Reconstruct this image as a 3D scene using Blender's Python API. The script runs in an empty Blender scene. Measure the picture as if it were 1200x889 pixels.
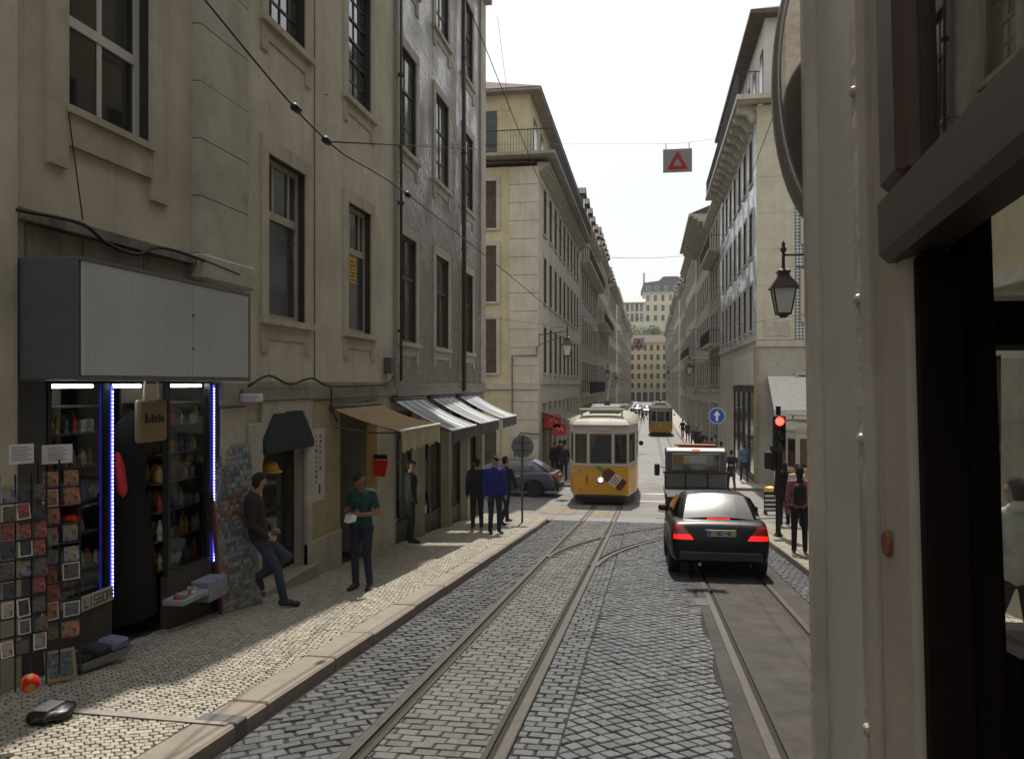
import bpy, bmesh, math, random
import numpy as np
from mathutils import Vector, Matrix, noise
R = math.radians
random.seed(7)
sc = bpy.context.scene
col = sc.collection

# ------------------------------------------------------------------ camera, sky, sun, exposure
F, VX, VY, CH = 950.0, 760.0, 449.0, 2.0        # focal length and street vanishing point in photo pixels (1200 wide), eye height
TH = math.atan((VX - 600) / F)
cd = bpy.data.cameras.new('camera'); cam = bpy.data.objects.new('camera', cd); col.objects.link(cam)
cam.location = (0, 0, CH); cam.rotation_euler = (R(90), 0, TH)
cd.sensor_width = 36; cd.lens = F / 1200 * 36; cd.shift_y = (VY - 444.5) / 1200
cd.clip_start = .02; cd.clip_end = 3000
sc.camera = cam

SUN_EL, SUN_AZ = 57.0, -2.8                      # ahead of the camera, a touch to the side of the shaded row of houses
w = bpy.data.worlds.new('World'); sc.world = w; w.use_nodes = True
nt = w.node_tree; nt.nodes.clear()
sky = nt.nodes.new('ShaderNodeTexSky'); sky.sky_type = 'NISHITA'; sky.sun_disc = False
sky.sun_elevation = R(SUN_EL); sky.sun_rotation = R(SUN_AZ); sky.air_density = 1.4; sky.dust_density = 4.0; sky.ozone_density = 1
tc = nt.nodes.new('ShaderNodeTexCoord'); no = nt.nodes.new('ShaderNodeTexNoise'); no.inputs['Scale'].default_value = 2.2; no.inputs['Detail'].default_value = 6
rp = nt.nodes.new('ShaderNodeMapRange'); rp.inputs[1].default_value = .30; rp.inputs[2].default_value = .62; rp.inputs[3].default_value = .72; rp.inputs[4].default_value = .97
mx = nt.nodes.new('ShaderNodeMix'); mx.data_type = 'RGBA'; mx.inputs['B'].default_value = (10.6, 10.75, 11.0, 1)
bg = nt.nodes.new('ShaderNodeBackground'); bg.inputs[1].default_value = .1
out = nt.nodes.new('ShaderNodeOutputWorld')
L = nt.links.new
L(tc.outputs['Generated'], no.inputs['Vector']); L(no.outputs[0], rp.inputs[0]); L(rp.outputs[0], mx.inputs['Factor'])
L(sky.outputs[0], mx.inputs['A']); L(mx.outputs['Result'], bg.inputs[0]); L(bg.outputs[0], out.inputs[0])

sd = bpy.data.lights.new('sun', 'SUN'); sun = bpy.data.objects.new('sun', sd); col.objects.link(sun)
sd.energy = 4.9; sd.angle = R(.53); sd.color = (1, .93, .82)
_d = Vector((math.sin(R(SUN_AZ)) * math.cos(R(SUN_EL)), math.cos(R(SUN_AZ)) * math.cos(R(SUN_EL)), math.sin(R(SUN_EL))))
sun.rotation_euler = _d.to_track_quat('Z', 'Y').to_euler(); sun.location = (0, 0, 60)
sc.view_settings.view_transform = 'Standard'; sc.view_settings.look = 'None'; sc.view_settings.exposure = 0; sc.view_settings.gamma = 1
sc.cycles.use_denoising = True
sc.cycles.max_bounces = 6; sc.cycles.diffuse_bounces = 3; sc.cycles.glossy_bounces = 3; sc.cycles.transmission_bounces = 4
sc.cycles.sample_clamp_indirect = 6

# ------------------------------------------------------------------ terrain profile and pixel helpers
SL = .0841
def zg(Y):
    if Y <= 24: return -SL * Y
    z = -SL * 24
    if Y <= 36:
        t = Y - 24; return z - SL * t + (SL - .014) / 24 * t * t
    z = z - SL * 12 + (SL - .014) / 24 * 144
    if Y <= 90: return z - .014 * (Y - 36)
    return z - .014 * 54
def ray(px, py):
    u = (px - 600) / F; v = (VY - py) / F
    return Vector((u * math.cos(TH) - math.sin(TH), u * math.sin(TH) + math.cos(TH), v))
def gp(px, py, off=0.0):                # pixel on the ground -> world point
    r = ray(px, py); lo, hi = 1.0, 400.0
    for _ in range(60):
        t = (lo + hi) / 2
        if CH + t * r.z > zg(t * r.y) + off: lo = t
        else: hi = t
    return Vector((r.x * t, r.y * t, zg(r.y * t) + off))
def atY(px, py, Y):
    r = ray(px, py); t = Y / r.y; return Vector((r.x * t, Y, CH + r.z * t))
def onX(px, py, X):
    r = ray(px, py); t = X / r.x; return Vector((X, r.y * t, CH + r.z * t))
def YX(px, X): return onX(px, 449, X).y

# ------------------------------------------------------------------ mesh builder
class MB:
    def __init__(s): s.v = []; s.f = []; s.m = []; s.tone = None
    def add(s, vs, fs, m=0):
        o = len(s.v); s.v += [tuple(p) for p in vs]; s.f += [tuple(i + o for i in f) for f in fs]; s.m += [m] * len(fs); return s
    def box(s, x0, x1, y0, y1, z0, z1, m=0):
        if x0 > x1: x0, x1 = x1, x0
        if y0 > y1: y0, y1 = y1, y0
        if z0 > z1: z0, z1 = z1, z0
        return s.add([(x0,y0,z0),(x1,y0,z0),(x1,y1,z0),(x0,y1,z0),(x0,y0,z1),(x1,y0,z1),(x1,y1,z1),(x0,y1,z1)],
                     [(0,3,2,1),(4,5,6,7),(0,1,5,4),(1,2,6,5),(2,3,7,6),(3,0,4,7)], m)
    def cbox(s, c, sz, m=0, rot=None):          # centred box, optional rotation matrix
        hx, hy, hz = sz[0]/2, sz[1]/2, sz[2]/2
        vs = [Vector(p) for p in [(-hx,-hy,-hz),(hx,-hy,-hz),(hx,hy,-hz),(-hx,hy,-hz),(-hx,-hy,hz),(hx,-hy,hz),(hx,hy,hz),(-hx,hy,hz)]]
        if rot is not None: vs = [rot @ p for p in vs]
        c = Vector(c)
        return s.add([p + c for p in vs], [(0,3,2,1),(4,5,6,7),(0,1,5,4),(1,2,6,5),(2,3,7,6),(3,0,4,7)], m)
    def chbox(s, x0, x1, y0, y1, z0, z1, c=.01, m=0):   # box with chamfered edges
        if x0 > x1: x0, x1 = x1, x0
        if y0 > y1: y0, y1 = y1, y0
        if z0 > z1: z0, z1 = z1, z0
        c = min(c, (x1-x0)*.4, (y1-y0)*.4, (z1-z0)*.4)
        bm = bmesh.new(); bmesh.ops.create_cube(bm, size=1)
        for v in bm.verts:
            v.co = Vector(((x0+x1)/2 + v.co.x*(x1-x0), (y0+y1)/2 + v.co.y*(y1-y0), (z0+z1)/2 + v.co.z*(z1-z0)))
        bmesh.ops.bevel(bm, geom=bm.edges[:], offset=c, segments=1, affect='EDGES', profile=.5)
        s.addbm(bm, m); return s
    def addbm(s, bm, m=0, mat=None):
        bm.verts.index_update()
        s.add([(mat @ v.co if mat else v.co) for v in bm.verts], [[v.index for v in f.verts] for f in bm.faces], m); bm.free(); return s
    def quad(s, a, b, c, d, m=0): return s.add([a, b, c, d], [(0, 1, 2, 3)], m)
    def tube(s, pts, r, n=8, m=0, cap=True):
        pts = [Vector(p) for p in pts]; k = len(pts); rs = r if isinstance(r, (list, tuple)) else [r]*k
        vs = []; up = None
        for i, p in enumerate(pts):
            d = (pts[min(i+1,k-1)] - pts[max(i-1,0)]).normalized()
            if up is None: up = Vector((0,0,1)) if abs(d.z) < .9 else Vector((1,0,0))
            a = d.cross(up).normalized(); b = a.cross(d).normalized(); up = b
            vs += [p + a*math.cos(2*math.pi*j/n)*rs[i] + b*math.sin(2*math.pi*j/n)*rs[i] for j in range(n)]
        fs = [(i*n+j, i*n+(j+1)%n, (i+1)*n+(j+1)%n, (i+1)*n+j) for i in range(k-1) for j in range(n)]
        if cap: fs += [tuple(range(n-1,-1,-1)), tuple((k-1)*n+j for j in range(n))]
        return s.add(vs, fs, m)
    def lathe(s, prof, c=(0,0,0), n=16, m=0, axis='z', a0=0):
        c = Vector(c); vs = []
        for r, h in prof:
            for j in range(n):
                a = 2*math.pi*j/n + a0; x, y = r*math.cos(a), r*math.sin(a)
                vs.append(c + (Vector((x,y,h)) if axis == 'z' else Vector((h,x,y)) if axis == 'x' else Vector((y,h,x))))
        k = len(prof); fs = [(i*n+j, i*n+(j+1)%n, (i+1)*n+(j+1)%n, (i+1)*n+j) for i in range(k-1) for j in range(n)]
        fs += [tuple(range(n-1,-1,-1)), tuple((k-1)*n+j for j in range(n))]
        return s.add(vs, fs, m)
    def prism(s, pts, a, b, axis='y', m=0):      # polygon (two coords) extruded along an axis
        def P(p, t): return (p[0], t, p[1]) if axis == 'y' else (t, p[0], p[1]) if axis == 'x' else (p[0], p[1], t)
        n = len(pts); vs = [P(p, a) for p in pts] + [P(p, b) for p in pts]
        return s.add(vs, [tuple(range(n)), tuple(range(2*n-1, n-1, -1))] + [(i, i+n, (i+1)%n+n, (i+1)%n) for i in range(n)], m)
    def mesh(s, name, mats, smooth=False):
        me = bpy.data.meshes.new(name); me.from_pydata(s.v, [], s.f)
        for mt in (mats if isinstance(mats, (list, tuple)) else [mats]): me.materials.append(mt)
        me.polygons.foreach_set('material_index', s.m)
        if smooth: me.polygons.foreach_set('use_smooth', [True]*len(s.f))
        if s.tone:
            at = me.attributes.new('tone', 'FLOAT', 'FACE'); at.data.foreach_set('value', s.tone)
        me.update(); return me
    def build(s, name, mats, parent=None, smooth=False, fix=True, loc=None, rot=None):
        me = s.mesh(name, mats, smooth)
        if fix:
            bm = bmesh.new(); bm.from_mesh(me); bmesh.ops.recalc_face_normals(bm, faces=bm.faces[:]); bm.to_mesh(me); bm.free()
        return link(name, me, parent, loc, rot)
def link(name, me, parent=None, loc=None, rot=None):
    o = bpy.data.objects.new(name, me); col.objects.link(o)
    if parent is not None: o.parent = parent
    if loc is not None: o.location = loc
    if rot is not None: o.rotation_euler = rot
    return o
def tag(o, label, cat, group=None):
    o['label'] = label; o['category'] = cat
    if group: o['group'] = group
    return o
def thing(name, label, cat, loc=(0,0,0), rz=0, group=None, rot=None):
    o = bpy.data.objects.new(name, None); col.objects.link(o); o.empty_display_size = .2
    o.location = loc; o.rotation_euler = rot or (0, 0, rz)
    return tag(o, label, cat, group)
def struct(o): o['kind'] = 'structure'; return o
def stuff(o): o['kind'] = 'stuff'; return o
def copy_tree(o, parent=None):
    c = o.copy(); col.objects.link(c)
    if parent is not None: c.parent = parent; c.matrix_parent_inverse = o.matrix_parent_inverse.copy()
    for ch in [x for x in col.objects if x.parent == o]: copy_tree(ch, c)
    return c

# ------------------------------------------------------------------ materials
MATS = {}
def mat(name, c, rough=.8, metal=0, var=.12, scale=5, bump=0, bscale=40, emit=None, estr=1, spec=.5, dirt=0, dirtc=(.05,.045,.04), streak=0, coat=0, tone=0, rvar=0, alpha=None, stretch=(1,1,1)):
    if name in MATS: return MATS[name]
    m = bpy.data.materials.new(name); m.use_nodes = True; t = m.node_tree; N = t.nodes; K = t.links.new
    b = N['Principled BSDF']; b.inputs['Roughness'].default_value = rough; b.inputs['Metallic'].default_value = metal
    b.inputs['Specular IOR Level'].default_value = spec; b.inputs['Coat Weight'].default_value = coat; b.inputs['Coat Roughness'].default_value = .05
    tc = N.new('ShaderNodeTexCoord'); mp = N.new('ShaderNodeMapping'); K(tc.outputs['Object'], mp.inputs[0]); mp.inputs['Scale'].default_value = stretch
    vec = mp.outputs[0]
    def noi(s, det=5, st=None):
        n = N.new('ShaderNodeTexNoise'); n.inputs['Scale'].default_value = s; n.inputs['Detail'].default_value = det; n.inputs['Roughness'].default_value = .62
        if st:
            q = N.new('ShaderNodeMapping'); q.inputs['Scale'].default_value = st; K(tc.outputs['Object'], q.inputs[0]); K(q.outputs[0], n.inputs['Vector'])
        else: K(vec, n.inputs['Vector'])
        return n.outputs[0]
    def mr(x, a, bb, c0, c1):
        r = N.new('ShaderNodeMapRange'); K(x, r.inputs[0])
        for i, q in enumerate((a, bb, c0, c1)): r.inputs[i+1].default_value = q
        return r.outputs[0]
    def mix(fac, A, B):
        x = N.new('ShaderNodeMix'); x.data_type = 'RGBA'
        for key, val in (('Factor', fac), ('A', A), ('B', B)):
            if isinstance(val, (int, float)): x.inputs[key].default_value = val
            elif isinstance(val, tuple): x.inputs[key].default_value = (*val[:3], 1)
            else: K(val, x.inputs[key])
        return x.outputs['Result']
    c = tuple(c)
    cc = mix(mr(noi(scale), .3, .7, 0, 1), tuple(max(0, q*(1-var)) for q in c), tuple(min(1, q*(1+var)) for q in c))
    if tone:
        a = N.new('ShaderNodeAttribute'); a.attribute_name = 'tone'
        hs = N.new('ShaderNodeHueSaturation'); K(cc, hs.inputs['Color']); K(mr(a.outputs['Fac'], 0, 1, 1-tone, 1+tone), hs.inputs['Value']); cc = hs.outputs[0]
    if dirt:
        cc = mix(mr(noi(.55, 8), .47, .75, 0, dirt), cc, dirtc)
        cc = mix(mr(noi(3.3, 8), .55, .8, 0, dirt*.8), cc, dirtc)
    if streak:
        cc = mix(mr(noi(1, 6, (5, 5, .22)), .52, .78, 0, streak), cc, dirtc)
        cc = mix(mr(noi(1, 5, (17, 17, .5)), .60, .74, 0, streak*.9), cc, tuple(q*.7 for q in dirtc))
        cc = mix(mr(noi(1.1, 9), .66, .70, 0, streak*.55), cc, tuple(min(1, q*1.12+.02) for q in c))
    K(cc, b.inputs['Base Color'])
    if rvar: K(mr(noi(scale*1.7), .3, .7, max(.02, rough-rvar), min(1, rough+rvar)), b.inputs['Roughness'])
    if bump:
        bp = N.new('ShaderNodeBump'); bp.inputs['Strength'].default_value = min(1, bump); bp.inputs['Distance'].default_value = .01
        K(noi(bscale, 4), bp.inputs['Height']); K(bp.outputs[0], b.inputs['Normal'])
    if emit: b.inputs['Emission Color'].default_value = (*emit, 1); b.inputs['Emission Strength'].default_value = estr
    if alpha is not None: b.inputs['Alpha'].default_value = alpha
    MATS[name] = m; return m
def glass(name, tint=(.8,.85,.85), refl=1.5, rough=.03, ex=4.0):     # thin window glass: clear with a fresnel reflection
    if name in MATS: return MATS[name]
    m = bpy.data.materials.new(name); m.use_nodes = True; t = m.node_tree; N = t.nodes; K = t.links.new
    for n in list(N): N.remove(n)
    o = N.new('ShaderNodeOutputMaterial'); tr = N.new('ShaderNodeBsdfTransparent'); tr.inputs[0].default_value = (*tint, 1)
    gl = N.new('ShaderNodeBsdfGlossy'); gl.inputs['Roughness'].default_value = rough
    lw = N.new('ShaderNodeLayerWeight'); lw.inputs[0].default_value = .5; pw = N.new('ShaderNodeMath'); pw.operation = 'POWER'; pw.inputs[1].default_value = ex; K(lw.outputs['Facing'], pw.inputs[0])
    fr = N.new('ShaderNodeMapRange'); K(pw.outputs[0], fr.inputs[0]); fr.inputs[3].default_value = .03*refl; fr.inputs[4].default_value = .6
    mx = N.new('ShaderNodeMixShader'); K(fr.outputs[0], mx.inputs[0]); K(tr.outputs[0], mx.inputs[1]); K(gl.outputs[0], mx.inputs[2])
    K(mx.outputs[0], o.inputs[0]); MATS[name] = m; return m
def tile_mat(name, c, c2, size=.14, rough=.16):                               # glazed wall tiles, each a little out of true
    m = bpy.data.materials.new(name); m.use_nodes = True; t = m.node_tree; N = t.nodes; K = t.links.new
    b = N['Principled BSDF']; tc = N.new('ShaderNodeTexCoord')
    sp = N.new('ShaderNodeSeparateXYZ'); K(tc.outputs['Object'], sp.inputs[0]); cb = N.new('ShaderNodeCombineXYZ')
    K(sp.outputs['X'], cb.inputs['X']); K(sp.outputs['Z'], cb.inputs['Y'])
    br = N.new('ShaderNodeTexBrick'); br.offset = 0; br.inputs['Scale'].default_value = 1; br.inputs['Brick Width'].default_value = size; br.inputs['Row Height'].default_value = size
    br.inputs['Mortar Size'].default_value = .004; br.inputs['Color1'].default_value = (*c, 1); br.inputs['Color2'].default_value = (*c2, 1); br.inputs['Mortar'].default_value = (*[q*.45 for q in c], 1)
    K(cb.outputs[0], br.inputs['Vector'])
    wn = N.new('ShaderNodeTexNoise'); wn.inputs['Scale'].default_value = 5.5; wn.inputs['Detail'].default_value = 2; K(tc.outputs['Object'], wn.inputs['Vector'])
    dn = N.new('ShaderNodeTexNoise'); dn.inputs['Scale'].default_value = .9; dn.inputs['Detail'].default_value = 8; K(tc.outputs['Object'], dn.inputs['Vector'])
    mr = N.new('ShaderNodeMapRange'); K(dn.outputs[0], mr.inputs[0]); mr.inputs[1].default_value = .42; mr.inputs[2].default_value = .7; mr.inputs[3].default_value = 0; mr.inputs[4].default_value = .6
    mx = N.new('ShaderNodeMix'); mx.data_type = 'RGBA'; K(mr.outputs[0], mx.inputs['Factor']); K(br.outputs[0], mx.inputs['A']); mx.inputs['B'].default_value = (.09, .08, .065, 1)
    K(mx.outputs['Result'], b.inputs['Base Color'])
    mr2 = N.new('ShaderNodeMapRange'); K(dn.outputs[0], mr2.inputs[0]); mr2.inputs[1].default_value = .4; mr2.inputs[2].default_value = .65; mr2.inputs[3].default_value = rough; mr2.inputs[4].default_value = .55; K(mr2.outputs[0], b.inputs['Roughness'])
    b1 = N.new('ShaderNodeBump'); b1.inputs['Strength'].default_value = .6; b1.inputs['Distance'].default_value = .004; K(br.outputs['Fac'], b1.inputs['Height']); b1.invert = True
    b2 = N.new('ShaderNodeBump'); b2.inputs['Strength'].default_value = .5; b2.inputs['Distance'].default_value = .03; K(wn.outputs[0], b2.inputs['Height']); K(b1.outputs[0], b2.inputs['Normal'])
    K(b2.outputs[0], b.inputs['Normal']); MATS[name] = m; return m

cream = mat('plaster_cream', (.55,.505,.41), .9, var=.14, scale=1.3, bump=.25, bscale=25, dirt=.5, dirtc=(.22,.18,.13), streak=.42)
cream2 = mat('plaster_buff', (.48,.435,.35), .9, var=.12, scale=1.5, bump=.25, bscale=25, dirt=.5, dirtc=(.17,.14,.10), streak=.4)
stone = mat('limestone_trim', (.45,.42,.35), .85, var=.14, scale=3, bump=.35, bscale=30, dirt=.45, dirtc=(.16,.14,.11), streak=.35)
stoneD = mat('limestone_dirty', (.31,.285,.235), .9, var=.2, scale=2.2, bump=.4, bscale=22, dirt=.6, dirtc=(.10,.085,.07), streak=.5)
yellowp = mat('plaster_yellow', (.52,.455,.285), .9, var=.12, scale=1.0, bump=.2, dirt=.4, dirtc=(.25,.2,.12), streak=.3)
orangep = mat('plaster_ochre', (.36,.22,.075), .85, var=.12, scale=1.4, bump=.2, dirt=.3, dirtc=(.2,.13,.06))
greyp = mat('plaster_grey', (.37,.355,.32), .9, var=.12, scale=1, bump=.2, dirt=.4, streak=.3, dirtc=(.15,.14,.12))
whitep = mat('plaster_white', (.50,.485,.44), .9, var=.08, scale=1, bump=.2, dirt=.35, streak=.3, dirtc=(.25,.23,.19))
farYellow = mat('plaster_far_yellow', (.55,.48,.29), .9, var=.08, scale=.3)
tilesC = tile_mat('glazed_tiles_grey', (.32,.29,.24), (.26,.235,.20))
tilesR = tile_mat('glazed_tiles_white', (.62,.65,.68), (.54,.58,.64), rough=.08)
pale_ash = mat('pale_ashlar', (.52,.48,.385), .85, var=.1, scale=2, bump=.3, bscale=30, dirt=.4, dirtc=(.26,.22,.16), streak=.3)
grimy = mat('grimy_ledge_stone', (.26,.23,.185), .9, var=.3, scale=3, bump=.6, bscale=18, dirt=.95, dirtc=(.03,.026,.022), streak=.6)
dormer_dark = mat('dormer_slate', (.07,.068,.065), .8, var=.2)
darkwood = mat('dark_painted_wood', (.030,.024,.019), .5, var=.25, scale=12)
brownwood = mat('brown_window_wood', (.075,.05,.034), .55, var=.25, scale=14)
whitewood = mat('white_painted_wood', (.55,.56,.53), .5, var=.08, scale=8, dirt=.25, dirtc=(.25,.23,.2))
creamwood = mat('cream_painted_wood', (.40,.37,.29), .6, var=.12, scale=9, dirt=.4, dirtc=(.15,.13,.1))
pane_dark = mat('window_pane_dark', (.020,.021,.022), .04, var=.3, scale=2, spec=.6)
pane_brown = mat('window_pane_shutter', (.06,.045,.034), .12, var=.3, scale=3, spec=.5)
pane_curtain = mat('window_pane_curtain', (.13,.13,.125), .08, var=.3, scale=4, spec=.6)
pane_far = mat('window_pane_far', (.030,.030,.032), .12, var=.3, scale=1, spec=.5)
roof_tile = mat('roof_clay_tile', (.085,.060,.046), .9, var=.3, scale=3, bump=.6, bscale=14, dirt=.5, dirtc=(.08,.06,.05))
iron = mat('black_iron', (.018,.018,.019), .5, metal=.3, var=.2, scale=20)
lead = mat('grey_zinc', (.10,.10,.10), .5, metal=.4, var=.2, scale=4)
pipe_mat = mat('downpipe_dark', (.05,.048,.045), .6, var=.2)
rubber = mat('rubber_black', (.012,.012,.012), .75, var=.2)
chrome = mat('bare_metal', (.45,.45,.45), .25, metal=1, var=.1)
# ------------------------------------------------------------------ ground, road, pavements
XL, XR = -4.9, 4.87           # wall planes of the two rows of houses
KL, KR = -2.78, 2.6           # kerb faces
m_ground = mat('ground_earth', (.16,.145,.12), .95, var=.2, scale=.4)
m_mortar = mat('road_joint_dirt', (.020,.018,.016), .95, var=.3, scale=9, bump=.5, bscale=60)
m_cob = mat('basalt_cobble', (.080,.085,.094), .42, var=.22, scale=20, bump=.35, bscale=90, tone=.26, dirt=.25, dirtc=(.06,.055,.05), rvar=.12)
m_sett = mat('granite_sett_dusty', (.088,.085,.080), .52, var=.2, scale=16, bump=.45, bscale=70, tone=.22, dirt=.35, dirtc=(.115,.108,.095))
m_calc = mat('limestone_calcada', (.36,.33,.27), .75, var=.14, scale=30, bump=.3, bscale=90, tone=.2, dirt=.35, dirtc=(.24,.21,.165))
m_calcj = mat('pavement_joint_sand', (.075,.064,.048), .95, var=.25, scale=18)
m_kerb = mat('kerb_limestone', (.235,.205,.165), .75, var=.14, scale=5, bump=.4, bscale=50, dirt=.45, dirtc=(.2,.17,.13))
m_asph = mat('worn_asphalt', (.042,.038,.036), .88, var=.3, scale=2.2, bump=.5, bscale=120, dirt=.6, dirtc=(.075,.055,.038), rvar=.08)
m_asph2 = mat('crossing_asphalt', (.125,.122,.118), .62, var=.3, scale=.9, bump=.5, bscale=90, dirt=.5, dirtc=(.2,.18,.15), rvar=.15)
m_sand = mat('sandy_patch', (.20,.15,.10), .9, var=.25, scale=4)
m_paint = mat('road_paint_white', (.62,.62,.60), .6, var=.2, scale=6, dirt=.5, dirtc=(.25,.24,.22))
m_rail = mat('rail_steel_polished', (.10,.092,.085), .45, metal=.85, var=.15, scale=12)
m_groove = mat('rail_groove_rust', (.030,.023,.018), .8, var=.3, scale=12)
def far_cobble(name, c):
    m = mat(name, c, .55, var=.2, scale=1.2, dirt=.4, dirtc=(.26,.25,.23), rvar=.1); t = m.node_tree; N = t.nodes; K = t.links.new
    v = N.new('ShaderNodeTexVoronoi'); v.feature = 'DISTANCE_TO_EDGE'; v.inputs['Scale'].default_value = 8; tcn = N.new('ShaderNodeTexCoord'); K(tcn.outputs['Object'], v.inputs['Vector'])
    mr = N.new('ShaderNodeMapRange'); K(v.outputs['Distance'], mr.inputs[0]); mr.inputs[2].default_value = .12
    bp = N.new('ShaderNodeBump'); bp.inputs['Strength'].default_value = .8; bp.inputs['Distance'].default_value = .012; K(mr.outputs[0], bp.inputs['Height']); K(bp.outputs[0], N['Principled BSDF'].inputs['Normal']); return m
m_farcob = far_cobble('far_cobbles', (.16,.16,.16))
m_farcal = far_cobble('far_calcada', (.32,.30,.27))

def sheet(name, x0, x1, ys, dz, m, parent=None):
    b = MB(); f0 = x0 if callable(x0) else (lambda y: x0); f1 = x1 if callable(x1) else (lambda y: x1)
    vs = []
    for y in ys: vs += [(f0(y), y, zg(y)+dz), (f1(y), y, zg(y)+dz)]
    b.add(vs, [(2*i, 2*i+1, 2*i+3, 2*i+2) for i in range(len(ys)-1)]); return b.build(name, m, parent, fix=False)
def lin(a, b, st):
    n = max(1, int(round((b-a)/st))); return [a + (b-a)*i/n for i in range(n+1)]
# one wide ground sheet to the horizon, then the road bed
struct(sheet('ground', -900, 900, [-200]+lin(-40, 24, 8)+lin(26, 40, 2)+[60,90,140,260,1500], -.30, m_ground))
road = struct(sheet('road', KL-.02, KR+.02, lin(-12, 23.4, 1.2), -.012, m_mortar))
crossing = struct(sheet('crossing_road', -45, 45, lin(23.4, 38, .73), -.004, m_asph2))
farroad = struct(sheet('far_road', -3.0, 3.0, lin(38, 250, 4), -.002, m_farcob))
for xa_, xb_ in ((lambda y: .60+.012*(y-5), .785), (.945, 1.68), (1.845, 2.12)): sheet('asphalt_lane', xa_, xb_, lin(-12, 23.4, 1.2), .004, m_asph, road)
sheet('crossing_cobbles', KL, .9, lin(23.4, 25.2, .6), .001, m_farcob, crossing)

# ---- stones
def clipx(poly, x0, keep_greater):
    res = []; n = len(poly)
    for i in range(n):
        a, b = poly[i], poly[(i+1) % n]; ia = (a[0] >= x0) == keep_greater; ib = (b[0] >= x0) == keep_greater
        if ia: res.append(a)
        if ia != ib:
            t = (x0-a[0])/(b[0]-a[0]); res.append((x0, a[1]+t*(b[1]-a[1])))
    return res
def field(x0, x1, y0, y1, cw, cl, ang=0, bond=.5, jit=.006, gap=.006, warp=None, inside=None, shared=False, rnd=random.Random(3)):
    f1 = x1 if callable(x1) else (lambda y: x1)
    xm = max(f1(y0), f1(y1)); ca, sa = math.cos(ang), math.sin(ang); cx, cy = (x0+xm)/2, (y0+y1)/2
    rad = math.hypot(xm-x0, y1-y0)/2+.3; nx, ny = int(rad/cw)+1, int(rad/cl)+1; polys = []
    hx = {}
    def jt(i, j):
        k = (i, j)
        if k not in hx: hx[k] = (rnd.uniform(-jit, jit), rnd.uniform(-jit, jit))
        return hx[k]
    for j in range(-ny, ny+1):
        o = (bond if j % 2 else 0)*cw + (0 if shared else rnd.uniform(-.1, .1)*cw)
        for i in range(-nx, nx+1):
            ux, uy = i*cw+o, j*cl
            c0 = (cx+ca*ux-sa*uy, cy+sa*ux+ca*uy)
            if c0[0] < x0-.15 or c0[0] > xm+.15 or c0[1] < y0-.02 or c0[1] > y1+.02: continue
            ps = []
            for (a, b, di, dj) in ((0,0,0,0),(1,0,1,0),(1,1,1,1),(0,1,0,1)):
                jx, jy = jt(i+di, j+dj) if shared else (rnd.uniform(-jit, jit), rnd.uniform(-jit, jit))
                px = ux + (a-.5)*cw + (gap if a == 0 else -gap) + jx; py = uy + (b-.5)*cl + (gap if b == 0 else -gap) + jy
                X, Y = cx+ca*px-sa*py, cy+sa*px+ca*py
                if warp: X, Y = warp(X, Y)
                ps.append((X, Y))
            yc = sum(p[1] for p in ps)/4
            ps = clipx(ps, x0, True)
            if len(ps) > 2: ps = clipx(ps, f1(yc), False)
            if len(ps) < 3: continue
            ar = abs(sum(ps[k][0]*ps[(k+1)%len(ps)][1]-ps[(k+1)%len(ps)][0]*ps[k][1] for k in range(len(ps))))/2
            if ar < cw*cl*.18: continue
            if inside and not inside(sum(p[0] for p in ps)/len(ps), yc): continue
            polys.append(ps)
    return polys
def stone_geo(b, ps, dz, bev, hgt, rnd, sk=.03):
    n = len(ps); cx, cy = sum(p[0] for p in ps)/n, sum(p[1] for p in ps)/n; h = dz + rnd.uniform(-hgt, hgt)
    tx, ty = rnd.uniform(-sk, sk), rnd.uniform(-sk, sk)
    zz = lambda x, y, e: zg(y)+h+e+tx*(x-cx)+ty*(y-cy)
    r0 = [(x, y, zz(x, y, -.03)) for x, y in ps]; r1 = [(x, y, zz(x, y, -bev*.7)) for x, y in ps]; r2 = []
    for x, y in ps:
        l = math.hypot(x-cx, y-cy) or 1; r2.append((x-(x-cx)/l*bev, y-(y-cy)/l*bev, zz(x, y, 0)))
    fs = [(i, (i+1)%n, n+(i+1)%n, n+i) for i in range(n)]+[(n+i, n+(i+1)%n, 2*n+(i+1)%n, 2*n+i) for i in range(n)]+[tuple(range(2*n, 3*n))]
    b.add(r0+r1+r2, fs); b.tone += [rnd.random()]*len(fs)
def lay(polys, name, stuffname, m, parent, n_ind, dz=0, bev=.012, hgt=.004):
    rnd = random.Random(11)
    def vis(p):
        x, y = p[0]; d = -x*math.sin(TH)+y*math.cos(TH)
        if d < .5: return 1e9
        u = 600+F*(x*math.cos(TH)+y*math.sin(TH))/d; v = VY+F*(CH-zg(y))/d
        return d if 5 < u < 945 and v < 886 else 1e6+d
    polys.sort(key=vis)
    for ps in polys[:n_ind]:
        b = MB(); b.tone = []; stone_geo(b, ps, dz, bev, hgt, rnd); o = b.build(name, m, parent, fix=False)
    b = MB(); b.tone = []
    for ps in polys[n_ind:]: stone_geo(b, ps, dz, bev, hgt, rnd)
    stuff(b.build(stuffname, m, parent, fix=False))
YN, YF = 2.2, 23.4
wv = lambda x, y: (x, y + .10*math.sin((x+2.4)*3.4) + .05*math.sin(y*1.3))
pc = field(KL+.03, -1.975, YN, YF, .155, .115, R(28), .5, .010, .008, wv)
pc += field(-.905, -.60, YN, YF, .155, .115, 0, .5, .006, .0065)
wv2 = lambda x, y: (x + .03*math.sin(y*1.7), y + .05*math.sin(x*2.3+y*.4))
pc += field(-.59, lambda y: .585+.012*(y-5)+.03*math.sin(y*3.1), YN, YF, .122, .120, R(42), 0, .006, .0062, wv2)
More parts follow.
